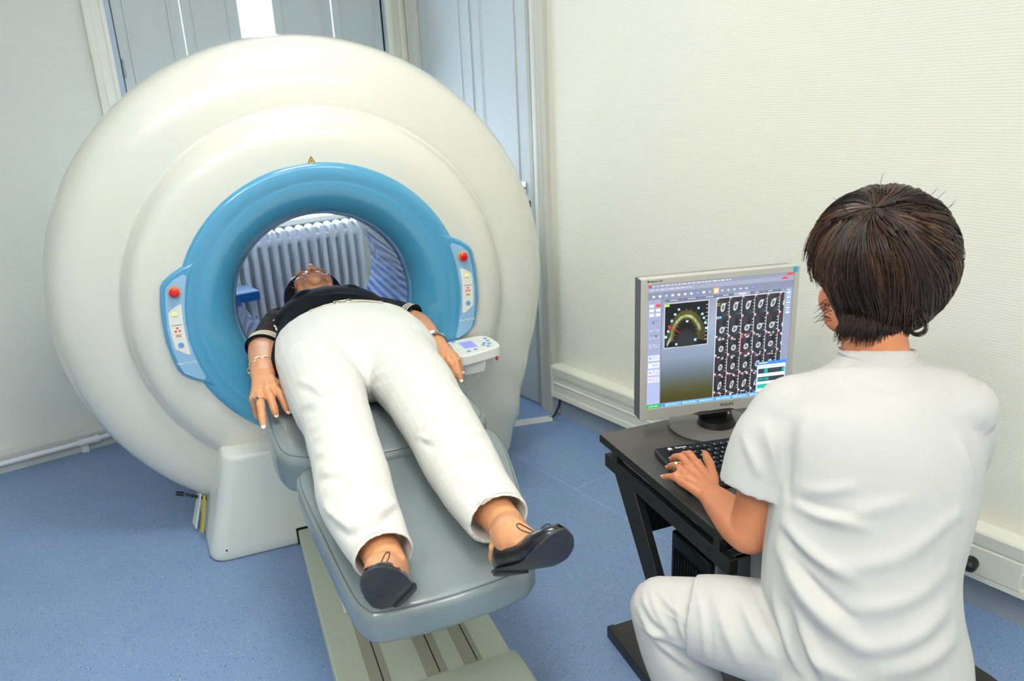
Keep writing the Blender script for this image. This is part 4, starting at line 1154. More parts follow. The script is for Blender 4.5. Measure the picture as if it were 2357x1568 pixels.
WX = [0, .05, .15, .35, .55, .72, .85, .94, .985, 1.0]; WW = [.010, .024, .031, .029, .036, .0425, .038, .026, .013, .004]
HX = [0, .12, .3, .5, .68, .82, .93, 1.0]; HH = [.056, .062, .056, .050, .050, .042, .030, .016]
WW = [.010, .024, .031, .032, .0365, .0415, .037, .026, .013, .004]
def shoe(f, L, parent, label, bowdir=1, m_up=None, bow=True):
    b = B()
    t = bpy.data.objects.new('ballet_flat', None)
    xs_ = list(np.linspace(0, 1, 44))
    def fn(u, v):
        x = xs_[int(round(u * 43))]; w_ = np.interp(x, WX, WW); h = np.interp(x, HX, HH)
        pm = np.interp(x, [0, .04, .10, .46, .55, .61, 1], [180, 158, 122, 116, 132, 180, 180])
        ph = radians(-pm + 2 * pm * v)
        return f(x, w_ * 1.0 * sin(ph) if abs(ph) > pi / 2 else w_ * math.copysign(abs(sin(ph)) ** .6, ph), h * .5 - h * .5 * cos(ph))
    b.grid(fn, 44, 33)
    me = b.mesh('upper', 60); o = link('ballet_flat', me, m_up or M_shoe, parent, label, world=True)
    md = o.modifiers.new('s', 'SOLIDIFY'); md.thickness = .0018; md.offset = 1
    # sole
    b = B(); out = [(x, w_ * 1.06) for x, w_ in zip(np.linspace(-.01, 1.01, 40), np.interp(np.linspace(0, 1, 40), WX, WW))]
    SX = (-1, 0, 1, 1, 0, -1); SZ = (.002, .002, .002, -.0035, -.0035, -.0035)
    b.grid(lambda u, v: f(out[int(round(u * 39))][0], out[int(round(u * 39))][1] * .98 * SX[int(round(v * 6)) % 6], SZ[int(round(v * 6)) % 6]), 40, 6, closed_v=True)
    b.f.append(tuple(range(6))); b.f.append(tuple(range(len(b.v) - 6, len(b.v))))
    b.ob('sole', M_sole, o, sm=40, world=True)
    hp = [(x, w_ * .95) for x, w_ in zip(np.linspace(0, .25, 14), np.interp(np.linspace(0, .25, 14), WX, WW))]; hp = hp + [(x, -w_) for x, w_ in hp[::-1]]
    b = B(); b.prism(hp, lambda x, y: f(x, y, -.003), lambda x, y: f(x, y, -.009)); b.ob('heel', M_sole, o, sm=40, bev=.001, world=True)
    if bow:
        b = B()
        for sg, ln in ((1, 1.0), (-1, .75)):
            b.tube(cr([f(.64, 0, .053), f(.60, sg * .016 * ln, .064), f(.56, sg * .036 * ln, .074), f(.56, sg * .044 * ln, .070), f(.58, sg * .034 * ln, .061), f(.62, sg * .012 * ln, .054), f(.64, 0, .053)], 5), .0012, 6)
            b.tube(cr([f(.67, 0, .053), f(.71, sg * .012, .051), f(.74, sg * .02, .045)], 4), .0011, 6)
        b.sph(f(.67, 0, .054), .003, 6)
        b.ob('bow', mat('black cord', '121214', .5), o, world=True)
        rimp = []
    return o

def surf_folds(me, items, hs=1.0):
    """folds given as sight lines, laid on the visible surface of the mesh"""
    P0 = np.empty(len(me.vertices) * 3, np.float32); me.vertices.foreach_get('co', P0); P0 = P0.reshape(-1, 3).astype(float)
    R_ = P0 - np.array(CAM); zz = R_ @ np.array(fw)
    X2 = 1178.5 + F_PX * (R_ @ np.array(rt)) / zz; Y2 = 784 - F_PX * (R_ @ np.array(up)) / zz
    out = []
    for (x0, y0, x1, y1, w_, h_, bow) in items:
        pts = []; dx, dy = x1 - x0, y1 - y0; l_ = sqrt(dx * dx + dy * dy)
        for i in range(8):
            t = i / 7; px = x0 + dx * t - dy / l_ * bow * 4 * t * (1 - t); py = y0 + dy * t + dx / l_ * bow * 4 * t * (1 - t)
            m2 = (np.abs(X2 - px) < 9) & (np.abs(Y2 - py) < 9)
            if m2.any(): pts.append(tuple(A(px, py, float(zz[m2].min()) + .001)))
        if len(pts) < 3: continue
        Q_ = np.array(cr(pts, 3)); tp_ = np.sin(np.linspace(.05, .95, len(Q_)) * pi) ** .6
        lo, hi = Q_.min(0) - 3 * w_, Q_.max(0) + 3 * w_
        def f(P, N, Q_=Q_, tp_=tp_, w_=w_, h_=h_, lo=lo, hi=hi):
            o = np.zeros(len(P)); mk = ((P > lo) & (P < hi)).all(1); Pm = P[mk]; b_ = np.zeros(len(Pm))
            for c_, t_ in zip(Q_, tp_): b_ = np.maximum(b_, t_ * np.exp(-((Pm - c_) ** 2).sum(1) / (w_ * w_)))
            o[mk] = b_ * h_ * hs; return o
        out.append(f)
    return out

# ------------------------------------------------------------------ PATIENT
pt = empty('person', S(PC, 2.2, .66), S.rz, 'person lying on the table in a black top, white trousers and black flats', 'person')
UP = (0, 0, 1)
def s5(p, q, z, a, c): v = S(p, q, z); return (v.x, v.y, v.z, a, c)
def z5(px, py, z, a, c): v = Zp(px, py, z); return (v.x, v.y, v.z, a, c)
body = B()
hc = S(.332, 2.965, .832)
hP, hM = head(body, hc, S(0, 0, 1) * 1.0 + S.Q * .05, S.Q * 1.0)
loft(body, [s5(.335, 2.74, .775, .075, .05), s5(.333, 2.82, .79, .060, .056), s5(.332, 2.90, .80, .056, .056)], UP)
loft(body, [s5(.37, 2.3, .775, .20, .09), s5(.368, 2.5, .785, .185, .095), s5(.35, 2.66, .785, .175, .10), s5(.335, 2.78, .775, .165, .075), s5(.33, 2.82, .77, .12, .05)], UP)
# legs under the trousers
RL = [s5(.236, 2.22, .768, .122, .108), s5(.228, 2.05, .765, .112, .104), s5(.222, 1.85, .757, .094, .092), s5(.214, 1.66, .752, .086, .086), s5(.203, 1.50, .742, .085, .078), s5(.200, 1.37, .732, .072, .067), s5(.205, 1.235, .728, .058, .052)]
LL = [s5(.478, 2.22, .768, .125, .108), s5(.474, 2.04, .765, .118, .104), s5(.468, 1.86, .757, .103, .094), s5(.460, 1.70, .752, .096, .088), s5(.452, 1.55, .744, .091, .082), s5(.446, 1.41, .734, .080, .070), s5(.449, 1.262, .728, .066, .054)]
anR = S(.206, 1.205, .716); anL = S(.458, 1.235, .718)
for LG, an in ((RL, anR), (LL, anL)):
    loft(body, [(x, y, z - .004, a * .62, c * .62) for x, y, z, a, c in LG[:-1]] + [(an.x, an.y, an.z + .004, .036, .036)], UP)
HR = Zp(938, 1368, .690); TR = HR + (find_T(907, 1368, HR, .205 * .62, .66, .9) - HR) / .62
HL = Zp(1150, 1316, .690); TL = HL + (find_T(1245, 1298, HL, .235 * .62, .66, .9) - HL) / .62
fR = foot_frame(HR, TR, anR, 2, 58, .84); fL = foot_frame(HL, TL, anL, 30, 50, .96)
for f_, an in ((fR, anR), (fL, anL)):
    f, X_, Y_, u_, L_ = f_
    pts = [(an, .036, .037), (f(.20, 0, .060), .034, .040), (f(.36, 0, .045), .032, .034), (f(.55, 0, .030), .034, .023), (f(.78, 0, .020), .036, .015), (f(.93, 0, .014), .024, .010)]
    loft(body, [(*p, a, c) for p, a, c in pts], u_, k=4)
    loft(body, [(*an, .034, .034), (*f(.10, 0, .045), .028, .036), (*f(.05, 0, .028), .026, .024)], u_, k=3)
    for sg in (-1, 1): body.sph(an.lerp(f(.16, 0, .06), .5) + Y_ * sg * .030, .012, 8)
# arms
shR = S(.180, 2.79, .785); elR = Zp(607, 792, .745); wrR = Zp(606, 866, .752)
loft(body, [(*shR, .050, .050), (*shR.lerp(elR, .5), .045, .045), (*elR, .048, .044), (*elR.lerp(wrR, .35), .051, .044), (*elR.lerp(wrR, .75), .042, .035), (*wrR, .037, .028)], UP)
kR = [Zp(634, 897, .748), Zp(617, 906, .751), Zp(598, 914, .745), Zp(583, 921, .732)]
tR = [Zp(664, 950, .696), Zp(636, 957, .700), Zp(607, 984, .690), Zp(592, 962, .672)]
hand(body, wrR, (.035, .026), kR, tR, [Zp(648, 888, .730), Zp(664, 912, .712), Zp(677, 937, .697)], (0, 0, 1), arch=(.014, .016, .014, .008), fr=.0122)
shL = S(.515, 2.79, .785); elL = Zp(958, 742, .755); wrL = Zp(1008, 793, .755)
loft(body, [(*shL, .050, .050), (*shL.lerp(elL, .5), .045, .045), (*elL, .043, .041), (*elL.lerp(wrL, .35), .043, .038), (*elL.lerp(wrL, .75), .035, .030), (*wrL, .0305, .024)], UP)
kL = [Zp(1022, 832, .742), Zp(1034, 830, .748), Zp(1043, 828, .745), Zp(1049, 822, .735)]
tL = [Zp(1041, 870, .697), Zp(1052, 868, .700), Zp(1061, 877, .690), Zp(1064, 858, .684)]
hand(body, wrL, (.029, .022), kL, tL, [Zp(1010, 828, .725), Zp(1016, 848, .710), Zp(1026, 868, .697)], (0, 0, 1), arch=(.010, .013, .012, .008), fr=.0115)
me = remesh(body, .0029, 5)
displace(me, [wobble(90, .0004, 3)])
bo = link('body', me, M_skinP, pt, world=True)
for i in range(4):
    for T_, K_ in ((tR, kR), (tL, kL)):
        if T_ is tR and i == 3: continue
        nail(T_[i], K_[i].lerp(T_[i], .76) + Vector((0, 0, .008)), (0, 0, 1), bo)
# face details
for sg in (-1, 1):
    b = B(); b.tube(cr([hP(sg * .016, .088, .034), hP(sg * .03, .090, .040), hP(sg * .046, .080, .036)], 4), [.0015] + [.003] * 7 + [.0015], 6)
    b.ob('eyebrow', mat('dark brow', '2A1A12', .7), bo, world=True)
for sg in (-1, 1):
    b = B(); b.tube(cr([hP(sg * .019, .085, .000), hP(sg * .031, .090, -.004), hP(sg * .044, .084, .000)], 4), .0012, 6)
    b.ob('eyelashes', mat('dark brow', '2A1A12', .7), bo, world=True)
b = B(); b.sph(hP(0, .0895, -.0555), (.021, .005, .0045), 10, hM); b.sph(hP(0, .090, -.0635), (.018, .006, .005), 10, hM); b.ob('lips', M_lip, bo, world=True)

# trousers
tw = B()
loft(tw, [s5(.372, 2.50, .787, .240, .124), s5(.372, 2.42, .783, .250, .126), s5(.370, 2.30, .776, .254, .124), s5(.362, 2.19, .768, .235, .108), s5(.355, 2.12, .762, .14, .07)], UP, dome0=False)
sleeve(tw, RL, UP, wall=.0045, depth=.07); sleeve(tw, LL, UP, wall=.0045, depth=.07)
# cover over hip start domes
for LG in (RL, LL): loft(tw, [LG[0], LG[1], LG[2]], UP)
me = remesh(tw, .0038, 4)
FR = [(700, 985, 790, 950), (712, 1005, 810, 985), (690, 930, 760, 900), (770, 935, 835, 965), (760, 1060, 860, 1035), (735, 1085, 800, 1075), (790, 1130, 880, 1100), (745, 1165, 800, 1215), (800, 1215, 880, 1180), (860, 1200, 915, 1150), (720, 1040, 765, 1025), (680, 870, 740, 900),
      (955, 985, 1050, 925), (975, 1010, 1085, 955), (1010, 1030, 1120, 985), (930, 930, 1010, 885), (1000, 930, 1075, 900), (1040, 1065, 1130, 1040), (1050, 1090, 1110, 1120), (950, 1000, 985, 1010), (1060, 890, 1040, 850),
      (838, 850, 780, 800), (842, 846, 900, 790), (834, 868, 760, 850), (846, 868, 930, 840), (700, 790, 790, 775), (880, 760, 960, 770)]
rngf = random.Random(4)
items = []
for (x0, y0, x1, y1) in FR:
    w_ = rngf.uniform(.008, .013); h_ = rngf.uniform(.007, .012); bow = rngf.uniform(-6, 6)
    items.append((x0, y0, x1, y1, w_, h_, bow)); items.append((x0 + 6, y0 + 16, x1 + 6, y1 + 16, w_, -.7 * h_, bow))
items += [(806, 706, 832, 800, .004, -.006, 4), (832, 795, 838, 866, .006, -.010, 0), (822, 706, 830, 770, .005, .004, 6), (655, 850, 705, 905, .004, -.005, 4), (1004, 800, 985, 860, .004, -.005, -4), (660, 880, 720, 1000, .003, -.003, 0),
          (700, 800, 830, 846, .012, -.006, 8), (850, 840, 960, 780, .012, -.006, -10), (745, 775, 835, 820, .010, .005, 6), (850, 812, 930, 765, .010, .005, -6), (770, 1080, 830, 1160, .018, -.008, 0), (800, 1110, 870, 1180, .014, .008, 8), (1060, 1080, 1130, 1170, .018, -.006, 0),
          (750, 1130, 812, 1250, .003, -.003, 0), (1030, 1090, 1080, 1195, .003, -.003, 0)]
fns = surf_folds(me, items, 1.4)
fns += [wobble(20, .0034, 1), wobble(50, .0012, 2, (1, 1, .6))]
displace(me, fns)
to = link('trousers', me, M_jean, pt, world=True)
b = B()
for LG in (RL, LL):
    R = cr(LG, 4); p1 = Vector(R[-1][:3]); t_ = (p1 - Vector(R[-2][:3])).normalized()
    u_ = (Vector(UP) - t_ * t_.z).normalized(); w_ = t_.cross(u_)
    c_ = p1 - t_ * .012
    b = B(); b.tube([c_ + w_ * cos(a) * (LG[-1][3] + .0006) + u_ * sin(a) * (LG[-1][4] + .0006) for a in np.linspace(0, 2 * pi, 48)], .0011, 5, caps=False)
    b.ob('hem_stitching', M_jean, to, world=True)
# waistband, belt, buckle
def ringpt(q, a, k=1.0, dz=0): return S(.372 + .240 * k * cos(a), q, .787 + .124 * k * sin(a) + dz)
b = B()
for q in (2.468, 2.478):
    b.tube([ringpt(q - .0 + .006 * sin(a * 9) * (1 if q > 2.47 else -1), a, 1.012, .001 * cos(9 * a)) for a in np.linspace(radians(58), radians(118), 50)], .0042, 7)
blt = b.ob('belt', M_beltm, pt, world=True, label='beige braided belt')
b = B()
for da in (-.07, .07):
    c_ = ringpt(2.473, pi / 2 + .02 + da, 1.05); b.tube([c_ + S(.011 * cos(t), .010 * sin(t), 0) for t in np.linspace(0, 2 * pi, 20)], .003, 7, caps=False)
c_ = ringpt(2.473, pi / 2 + .02, 1.06); b.box((-.012, -.003, -.002), (.012, .003, .002), lambda x, y, z: c_ + S(x, y, z)); b.ob('buckle', M_silver, blt, world=True)

# tank top and sheer sleeves
tp = B()
loft(tp, [s5(.372, 2.31, .765, .262, .070), s5(.372, 2.36, .770, .263, .084), s5(.372, 2.42, .775, .263, .095), s5(.370, 2.50, .782, .250, .110), s5(.362, 2.62, .792, .216, .124), s5(.352, 2.70, .795, .208, .126), s5(.342, 2.78, .785, .198, .108), s5(.335, 2.84, .775, .17, .075), s5(.33, 2.87, .77, .10, .05)], UP)
for p_, r in ((.275, .062), (.425, .062)): tp.sph(S(p_, 2.705, .862), (r, r * 1.05, .056), 12)
me = remesh(tp, .005, 6)
fns = [wobble(26, .0018, 7), fold(Zp(690, 740, .87), Zp(800, 700, .9), .012, .004), fold(Zp(680, 760, .86), Zp(760, 725, .88), .01, .003), fold(Zp(730, 690, .9), Zp(860, 672, .91), .014, .004), fold(Zp(870, 690, .9), Zp(930, 715, .86), .01, .004)]
displace(me, fns)
top = link('tank_top', me, M_navy, pt, world=True)
for sh, el, cuffp, nm in ((shR, elR, Zp(607, 806, .742), 'right sleeve of sheer black mesh'), (shL, elL, Zp(953, 738, .758), 'left sleeve of sheer black mesh')):
    sv = B(); ax = (cuffp - sh).normalized()
    secs = [(*(sh - ax * .02), .068, .060), (*sh.lerp(cuffp, .3), .070, .060), (*sh.lerp(cuffp, .7), .068, .058), (*cuffp, .064, .055)]
    sleeve(sv, secs, UP, wall=.0035, depth=.03)
    me = remesh(sv, .0035, 3)
    displace(me, [wobble(45, .002, 11)])
    so = link('sleeve', me, M_sheer, pt, world=True, label=nm)
    b = B(); u_ = (Vector(UP) - ax * ax.z).normalized(); w_ = ax.cross(u_)
    for k, (off, r) in enumerate(((.0, .0), (.010, 0), (.0195, 0), (.029, 0))):
        c_ = cuffp - ax * (off + .006)
        rr = .0030
        bb = B(); bb.tube([c_ + w_ * cos(a) * (.0665) + u_ * sin(a) * (.0578) for a in np.linspace(0, 2 * pi, 40)], rr * (.9 if k else 1.1), 6, caps=False, flat=1.0)
        bb.ob('cuff_stripe' if k else 'cuff_edge', M_stripe if k else M_navy, so, world=True)
# beaded trim beside the right armhole
b = B(); rr_ = random.Random(3)
for i in range(60):
    t = i / 60; c_ = Zp(632 + rr_.uniform(-5, 8) + 6 * t, 712 + 62 * t, .835 - .03 * t); b.sph(c_, (.004, .004, .0025), 4)
b.ob('beaded_trim', mat('pale beads', 'B9BFA8', .3, metal=.3), pt, world=True, label='pale beaded trim on right shoulder seam')

# shoes
shoe(fR[0], fR[4], pt, 'right black patent ballet flat'); shoe(fL[0], fL[4], pt, 'left black patent ballet flat')
# hair
M_hair = attr_material('dark brown hair', 'hair', .32, sheenish=True)
def strands_mesh(paths, cols, rads, name):
    V = []; Fc = []; Cc = []
    for P_, c_, r_ in zip(paths, cols, rads):
        n0 = len(V); m_ = len(P_)
        for i, p in enumerate(P_):
            t = (P_[min(i + 1, m_ - 1)] - P_[max(i - 1, 0)])
            t = t.normalized() if t.length > 1e-9 else Vector((0, 0, 1))
            u = t.orthogonal().normalized(); w_ = t.cross(u); rad_ = r_ * (1 - .75 * (i / (m_ - 1)) ** 2)
            for k in range(4):
                V.append(tuple(p + (u * cos(k * pi / 2) + w_ * sin(k * pi / 2)) * rad_)); Cc.append(c_)
        for i in range(m_ - 1):
            for k in range(4): Fc.append((n0 + i * 4 + k, n0 + i * 4 + (k + 1) % 4, n0 + (i + 1) * 4 + (k + 1) % 4, n0 + (i + 1) * 4 + k))
    me = bpy.data.meshes.new(name); me.from_pydata(V, [], Fc); me.update(); smooth(me); set_attr(me, 'hair', np.array(Cc)); return me
rr_ = random.Random(8)
paths, cols, rads = [], [], []
for i in range(500):
    sg = rr_.choice((-1, -1, 1)); a = rr_.uniform(-.4, 1.3)
    x0_, y0_, z0_ = sg * rr_.uniform(.02, .07), rr_.uniform(-.06, .045), rr_.uniform(.02, .115)
    n_ = Vector((x0_, y0_ + .02, z0_ - .03)).normalized()
    P_ = []
    for k in range(9):
        t = k / 8
        v = Vector((x0_ + sg * .035 * t + rr_.uniform(-.002, .002), y0_ - .08 * t, z0_ - (.17 * t) * rr_.uniform(.95, 1.05)))
        d = (v - Vector((0, -.018, .02))); sc_ = .112 / max(d.length, 1e-6)
        v2 = Vector((0, -.018, .02)) + d * max(sc_ * .95, 1.0) if d.length < .112 else v
        wv = hP(v2.x, v2.y, v2.z); wv.z = max(wv.z, .682); P_.append(wv)
    g_ = rr_.uniform(.3, 1.6); paths.append(P_); cols.append((.020 * g_, .012 * g_, .009 * g_)); rads.append(rr_.uniform(.0012, .0024))
ho = link('hair', strands_mesh(paths, cols, rads, 'hair'), M_hair, pt, world=True, label='short dark brown hair')
b = B(); b.sph(hP(0, -.026, .034), (.083 * 1.08, .092 * 1.08, .088 * 1.08), 16, hM)
me = b.mesh('hair_cap', 60); set_attr(me, 'hair', np.tile([.014, .009, .007], (len(me.vertices), 1))); link('hair_cap', me, M_hair, ho, world=True)
b = B()
for v_ in (): pass

# jewellery (things the person wears)
def link_chain(c, ax, rad, n, name, label, cat, m_):
    o = empty(name, c, 0, label, cat); ax = Vector(ax).normalized(); u = (Vector(UP) - ax * ax.z).normalized(); w_ = ax.cross(u)
    b = B()
    for i in range(n):
        a = 2 * pi * i / n; p = c + w_ * cos(a) * rad[0] + u * sin(a) * rad[1]; tg = (-w_ * sin(a) * rad[0] + u * cos(a) * rad[1]).normalized(); nr = tg.cross(ax).normalized()
        s2 = ax if i % 2 else nr
        L = 2 * pi * (rad[0] + rad[1]) / 2 / n * .72
        b.tube([p + tg * L * cos(t) + s2 * .0055 * sin(t) for t in np.linspace(0, 2 * pi, 14)], .0023, 6, caps=False)
    bo_ = b.ob('chain_link_band', m_, o, world=True); return o
axR = (wrR - elR).normalized()
link_chain(elR.lerp(wrR, .78) + Vector((0, 0, -.002)), axR + Vector((0, 0, .25)), (.043, .036), 20, 'bracelet', 'gold silver chain bracelet on the lying person\'s right wrist', 'bracelet', M_silver)
axL = (wrL - elL).normalized()
wt = empty('wristwatch', elL.lerp(wrL, .9), 0, 'metal link wristwatch on the lying person\'s left wrist', 'watch')
c_ = elL.lerp(wrL, .9); u_ = (Vector(UP) - axL * axL.z).normalized(); w_ = axL.cross(u_)
b = B()
for i in range(26):
    a = 2 * pi * i / 26; p = c_ + w_ * cos(a) * .038 + u_ * sin(a) * .032; tg = (-w_ * sin(a) + u_ * cos(a)).normalized(); nr = (w_ * cos(a) + u_ * sin(a))
    b.add([p + axL * sx * .0075 + tg * sy * .0040 + nr * sz * .0012 for sx in (-1, 1) for sy in (-1, 1) for sz in (-1, 1)], [(0, 1, 3, 2), (4, 6, 7, 5), (0, 4, 5, 1), (2, 3, 7, 6), (0, 2, 6, 4), (1, 5, 7, 3)])
b.ob('strap', M_steel, wt, world=True)
a = radians(75); nr = (w_ * cos(a) * .038 + u_ * sin(a) * .032); b = B(); b.tube([c_ + nr, c_ + nr * 1.22], .014, 20); b.ob('watch_case', M_steel, wt, world=True)
def ring_on(K_, T_, f_, arch_, rad, name, label, m_, stone=False, wdt=.0016):
    d = T_ - K_; c_ = K_ + d * f_ + Vector((0, 0, arch_)); ax = (d + Vector((0, 0, arch_ / .42 * .6))).normalized(); u = (Vector(UP) - ax * ax.z).normalized(); w_ = ax.cross(u)
    o = empty(name, c_, 0, label, 'ring')
    b = B()
    for off in ((-.6, 0, .6) if wdt > .0016 else (0,)): b.tube([c_ + ax * wdt * off + w_ * cos(t) * rad + u * sin(t) * rad for t in np.linspace(0, 2 * pi, 24)], wdt, 6, caps=False)
    b.ob('band', m_, o, world=True)
    if stone: b = B(); b.sph(c_ + u * (rad + .0035) * .8 + w_ * rad * .5, .0042, 6); b.ob('stone', mat('clear stone', '6C6A66', .05, coat=1), o, world=True)
ring_on(kR[2], tR[2], .22, .009, .0138, 'finger_ring', 'thin ring with a small stone on the lying person\'s right hand', M_silver, True)

# ------------------------------------------------------------------ SEATED OPERATOR
TF = Vector((sin(radians(48)), cos(radians(48)), 0)); TRt = Vector((TF.y, -TF.x, 0))
nu = empty('person', A(2010, 1500, 1.40), -radians(48), 'person with short dark brown hair in white tunic and trousers seated at the desk', 'person')
def a5(px, py, d, a, c): v = A(px, py, d); return (v.x, v.y, v.z, a, c)
NH = A(2008, 640, 1.40)
HF = Vector((sin(radians(34)), cos(radians(34)), -.18)).normalized()
nb = B()
nP, nM = head(nb, NH + Vector((0, 0, -.01)), HF, Vector((HF.x * .15, HF.y * .15, 1)), s=1.10)
loft(nb, [a5(2016, 880, 1.40, .075, .060), a5(2015, 820, 1.40, .060, .058), a5(2010, 760, 1.40, .056, .060), a5(2008, 700, 1.41, .055, .06)], TF)
loft(nb, [a5(2000, 1540, 1.42, .16, .10), a5(1998, 1290, 1.40, .145, .095), a5(2015, 1050, 1.39, .16, .10), a5(2020, 930, 1.395, .17, .07), a5(2018, 880, 1.40, .10, .05)], TF)
nshL = A(1812, 950, 1.43); nelL = A(1724, 1228, 1.475); nwrL = A(1637, 1138, 1.652)
up_arm = (nelL - nshL).normalized()
loft(nb, [(*nshL, .052, .052), (*nshL.lerp(nelL, .5), .047, .047), (*nelL, .041, .043)], TF)
fa_up = Vector((.0, .0, 1))
loft(nb, [(*nelL, .043, .041), (*nelL.lerp(nwrL, .25), .046, .043), (*nelL.lerp(nwrL, .65), .038, .034), (*nelL.lerp(nwrL, .9), .0315, .027), (*nwrL, .030, .0235)], fa_up)
nk = [Zp(1603, 1066, .716), Zp(1587, 1073, .719), Zp(1573, 1088, .717), Zp(1568, 1108, .709)]
nt_ = [Zp(1568, 1049, .686), Zp(1545, 1058, .685), Zp(1537, 1078, .686), Zp(1526, 1100, .679)]
hand(nb, nwrL, (.030, .022), nk, nt_, [Zp(1641, 1100, .705), Zp(1634, 1070, .700), Zp(1622, 1042, .688)], (0, 0, 1), arch=(.014, .016, .014, .008), fr=.0098)
nshR = A(2208, 945, 1.34); nelR = nshR + TF * .10 + Vector((.03, 0, -.27)); nwrR = K(.395, .20, .055)
loft(nb, [(*nshR, .052, .052), (*nshR.lerp(nelR, .5), .047, .047), (*nelR, .041, .043)], TF)
loft(nb, [(*nelR, .043, .041), (*nelR.lerp(nwrR, .3), .045, .042), (*nelR.lerp(nwrR, .8), .033, .029), (*nwrR, .030, .0235)], fa_up)
kk = [K(.345 + .02 * i, .115 + .004 * abs(i - 1.2), .055) for i in range(4)]; kt = [K(.335 + .021 * i, .045 + .008 * abs(i - 1.2), .030) for i in range(4)]
hand(nb, nwrR, (.030, .022), kk, kt, [K(.365, .175, .045), K(.335, .150, .038), K(.315, .125, .030)], (0, 0, 1), arch=(.014, .016, .014, .010), fr=.0098)
hipL = A(1890, 1475, 1.43); knL = A(1524, 1402, 1.545)
hipR = hipL + TRt * .15; knR = hipR + Vector((sin(radians(22)), cos(radians(22)), 0)) * .39
anNL = Zp(1665, 1800, .10); anNR = Vector((knR.x, knR.y, .1)) - Vector((sin(radians(25)), cos(radians(25)), 0)) * .05
for h_, kn, an in ((hipL, knL, anNL), (hipR, knR, anNR)):
    loft(nb, [(*h_, .085, .085), (*h_.lerp(kn, .5), .07, .07), (*kn, .055, .055)], UP)
    loft(nb, [(*kn, .055, .055), (*kn.lerp(an, .35), .052, .052), (*an, .036, .036)], TF)
    ff = Vector((sin(radians(20)), cos(radians(20)), 0))
    loft(nb, [(*an, .036, .036), (*(an + ff * .06 + Vector((0, 0, -.045))), .036, .03), (*(an + ff * .15 + Vector((0, 0, -.065))), .04, .018)], UP, k=3)
me = remesh(nb, .0030, 5)
displace(me, [wobble(90, .0004, 5)])
nbo = link('body', me, M_skinN, nu, world=True)
for i in range(4): nail(nt_[i], nk[i].lerp(nt_[i], .76) + Vector((0, 0, .009)), (0, 0, 1), nbo)
for sg in (-1, 1):
    b = B(); b.sph(nP(sg * .031, .081, .004), .0125, 12); b.ob('eye', mat('eye white', 'E8E4DE', .2), nbo, world=True)
    b = B(); b.sph(nP(sg * .031, .0925, .004), (.005, .002, .005), 8, nM); b.ob('iris', mat('brown iris', '3A2416', .2), nbo, world=True)
for sg in (-1, 1):
    b = B(); b.tube(cr([nP(sg * .016, .088, .034), nP(sg * .03, .090, .040), nP(sg * .046, .080, .036)], 4), [.0015] + [.003] * 7 + [.0015], 6)
    b.ob('eyebrow', mat('dark brow', '2A1A12', .7), nbo, world=True)
b = B(); b.sph(nP(0, .0895, -.0555), (.021, .005, .0045), 10, nM); b.sph(nP(0, .090, -.0635), (.018, .006, .005), 10, nM); b.ob('lips', M_lip, nbo, world=True)
ring_on(nk[2], nt_[2], .30, .010, .0112, 'finger_ring', 'wide wedding ring on the seated person\'s left hand', M_silver, False, .0022)
# trousers of the operator
tw = B()
for h_, kn, an in ((hipL, knL, anNL), (hipR, knR, anNR)):
    sh_ = (an - kn).normalized()
    loft(tw, [(*h_, .105, .100), (*h_.lerp(kn, .5), .088, .084), (*h_.lerp(kn, .85), .074, .074), (*kn, .066, .068)], UP)
    an2 = kn.lerp(an, .93)
    sleeve(tw, [(*(kn - sh_ * .0), .066, .068), (*kn.lerp(an, .25), .073, .072), (*kn.lerp(an, .6), .070, .070), (*an2, .066, .066)], TF, wall=.005, depth=.05)
pel = (hipL + hipR) * .5
loft(tw, [(*(pel + Vector((0, 0, -.08))), .150, .115), (*(pel + Vector((0, 0, .0))), .162, .125), (*(pel + Vector((0, 0, .12))), .148, .11)], TF)
me = remesh(tw, .0045, 5)
fns = surf_folds(me, [(x0, y0, x1, y1, .007, .007, 5) for (x0, y0, x1, y1) in ((1472, 1362, 1520, 1445), (1490, 1352, 1545, 1470), (1458, 1400, 1530, 1478), (1480, 1440, 1580, 1500), (1512, 1350, 1568, 1420), (1462, 1440, 1545, 1468), (1540, 1350, 1585, 1440), (1500, 1470, 1600, 1540), (1555, 1400, 1590, 1500))] + [(1498, 1400, 1578, 1436, .0035, .004, 0), (1520, 1500, 1590, 1560, .012, -.008, 0)]) + [wobble(24, .0020, 21)]
displace(me, fns); link('trousers', me, M_tunic, nu, world=True)
# tunic
tn = B()
rows = [(1978, 1580, 1.425, .192, .150), (1980, 1500, 1.42, .188, .150), (1976, 1400, 1.405, .178, .140), (1980, 1290, 1.395, .174, .130), (2000, 1170, 1.385, .178, .125), (2012, 1060, 1.38, .182, .122), (2022, 970, 1.385, .185, .108), (2021, 915, 1.39, .176, .090), (2019, 880, 1.395, .150, .076), (2017, 850, 1.40, .104, .068), (2016, 828, 1.40, .070, .064), (2016, 808, 1.40, .063, .062)]
loft(tn, [a5(*r) for r in rows], TF, dome0=True, dome1=False)
eR = [(*nshL, .074, .070), (*(nshL.lerp(nelL, .35)), .079, .074), (*A(1738, 1126, 1.455), .072, .068)]
sh0 = A(1850, 905, 1.42)
loft(tn, [(*A(1870, 925, 1.42), .055, .06), (*A(1825, 945, 1.425), .066, .066), (*A(1805, 975, 1.43), .072, .07)], TF)
sleeve(tn, [(*A(1828, 940, 1.42), .056, .058), (*A(1792, 1000, 1.43), .075, .072), (*A(1763, 1060, 1.44), .076, .073), (*A(1741, 1128, 1.45), .074, .072)], TF, wall=.005, depth=.06)
shr0 = A(2180, 900, 1.36)
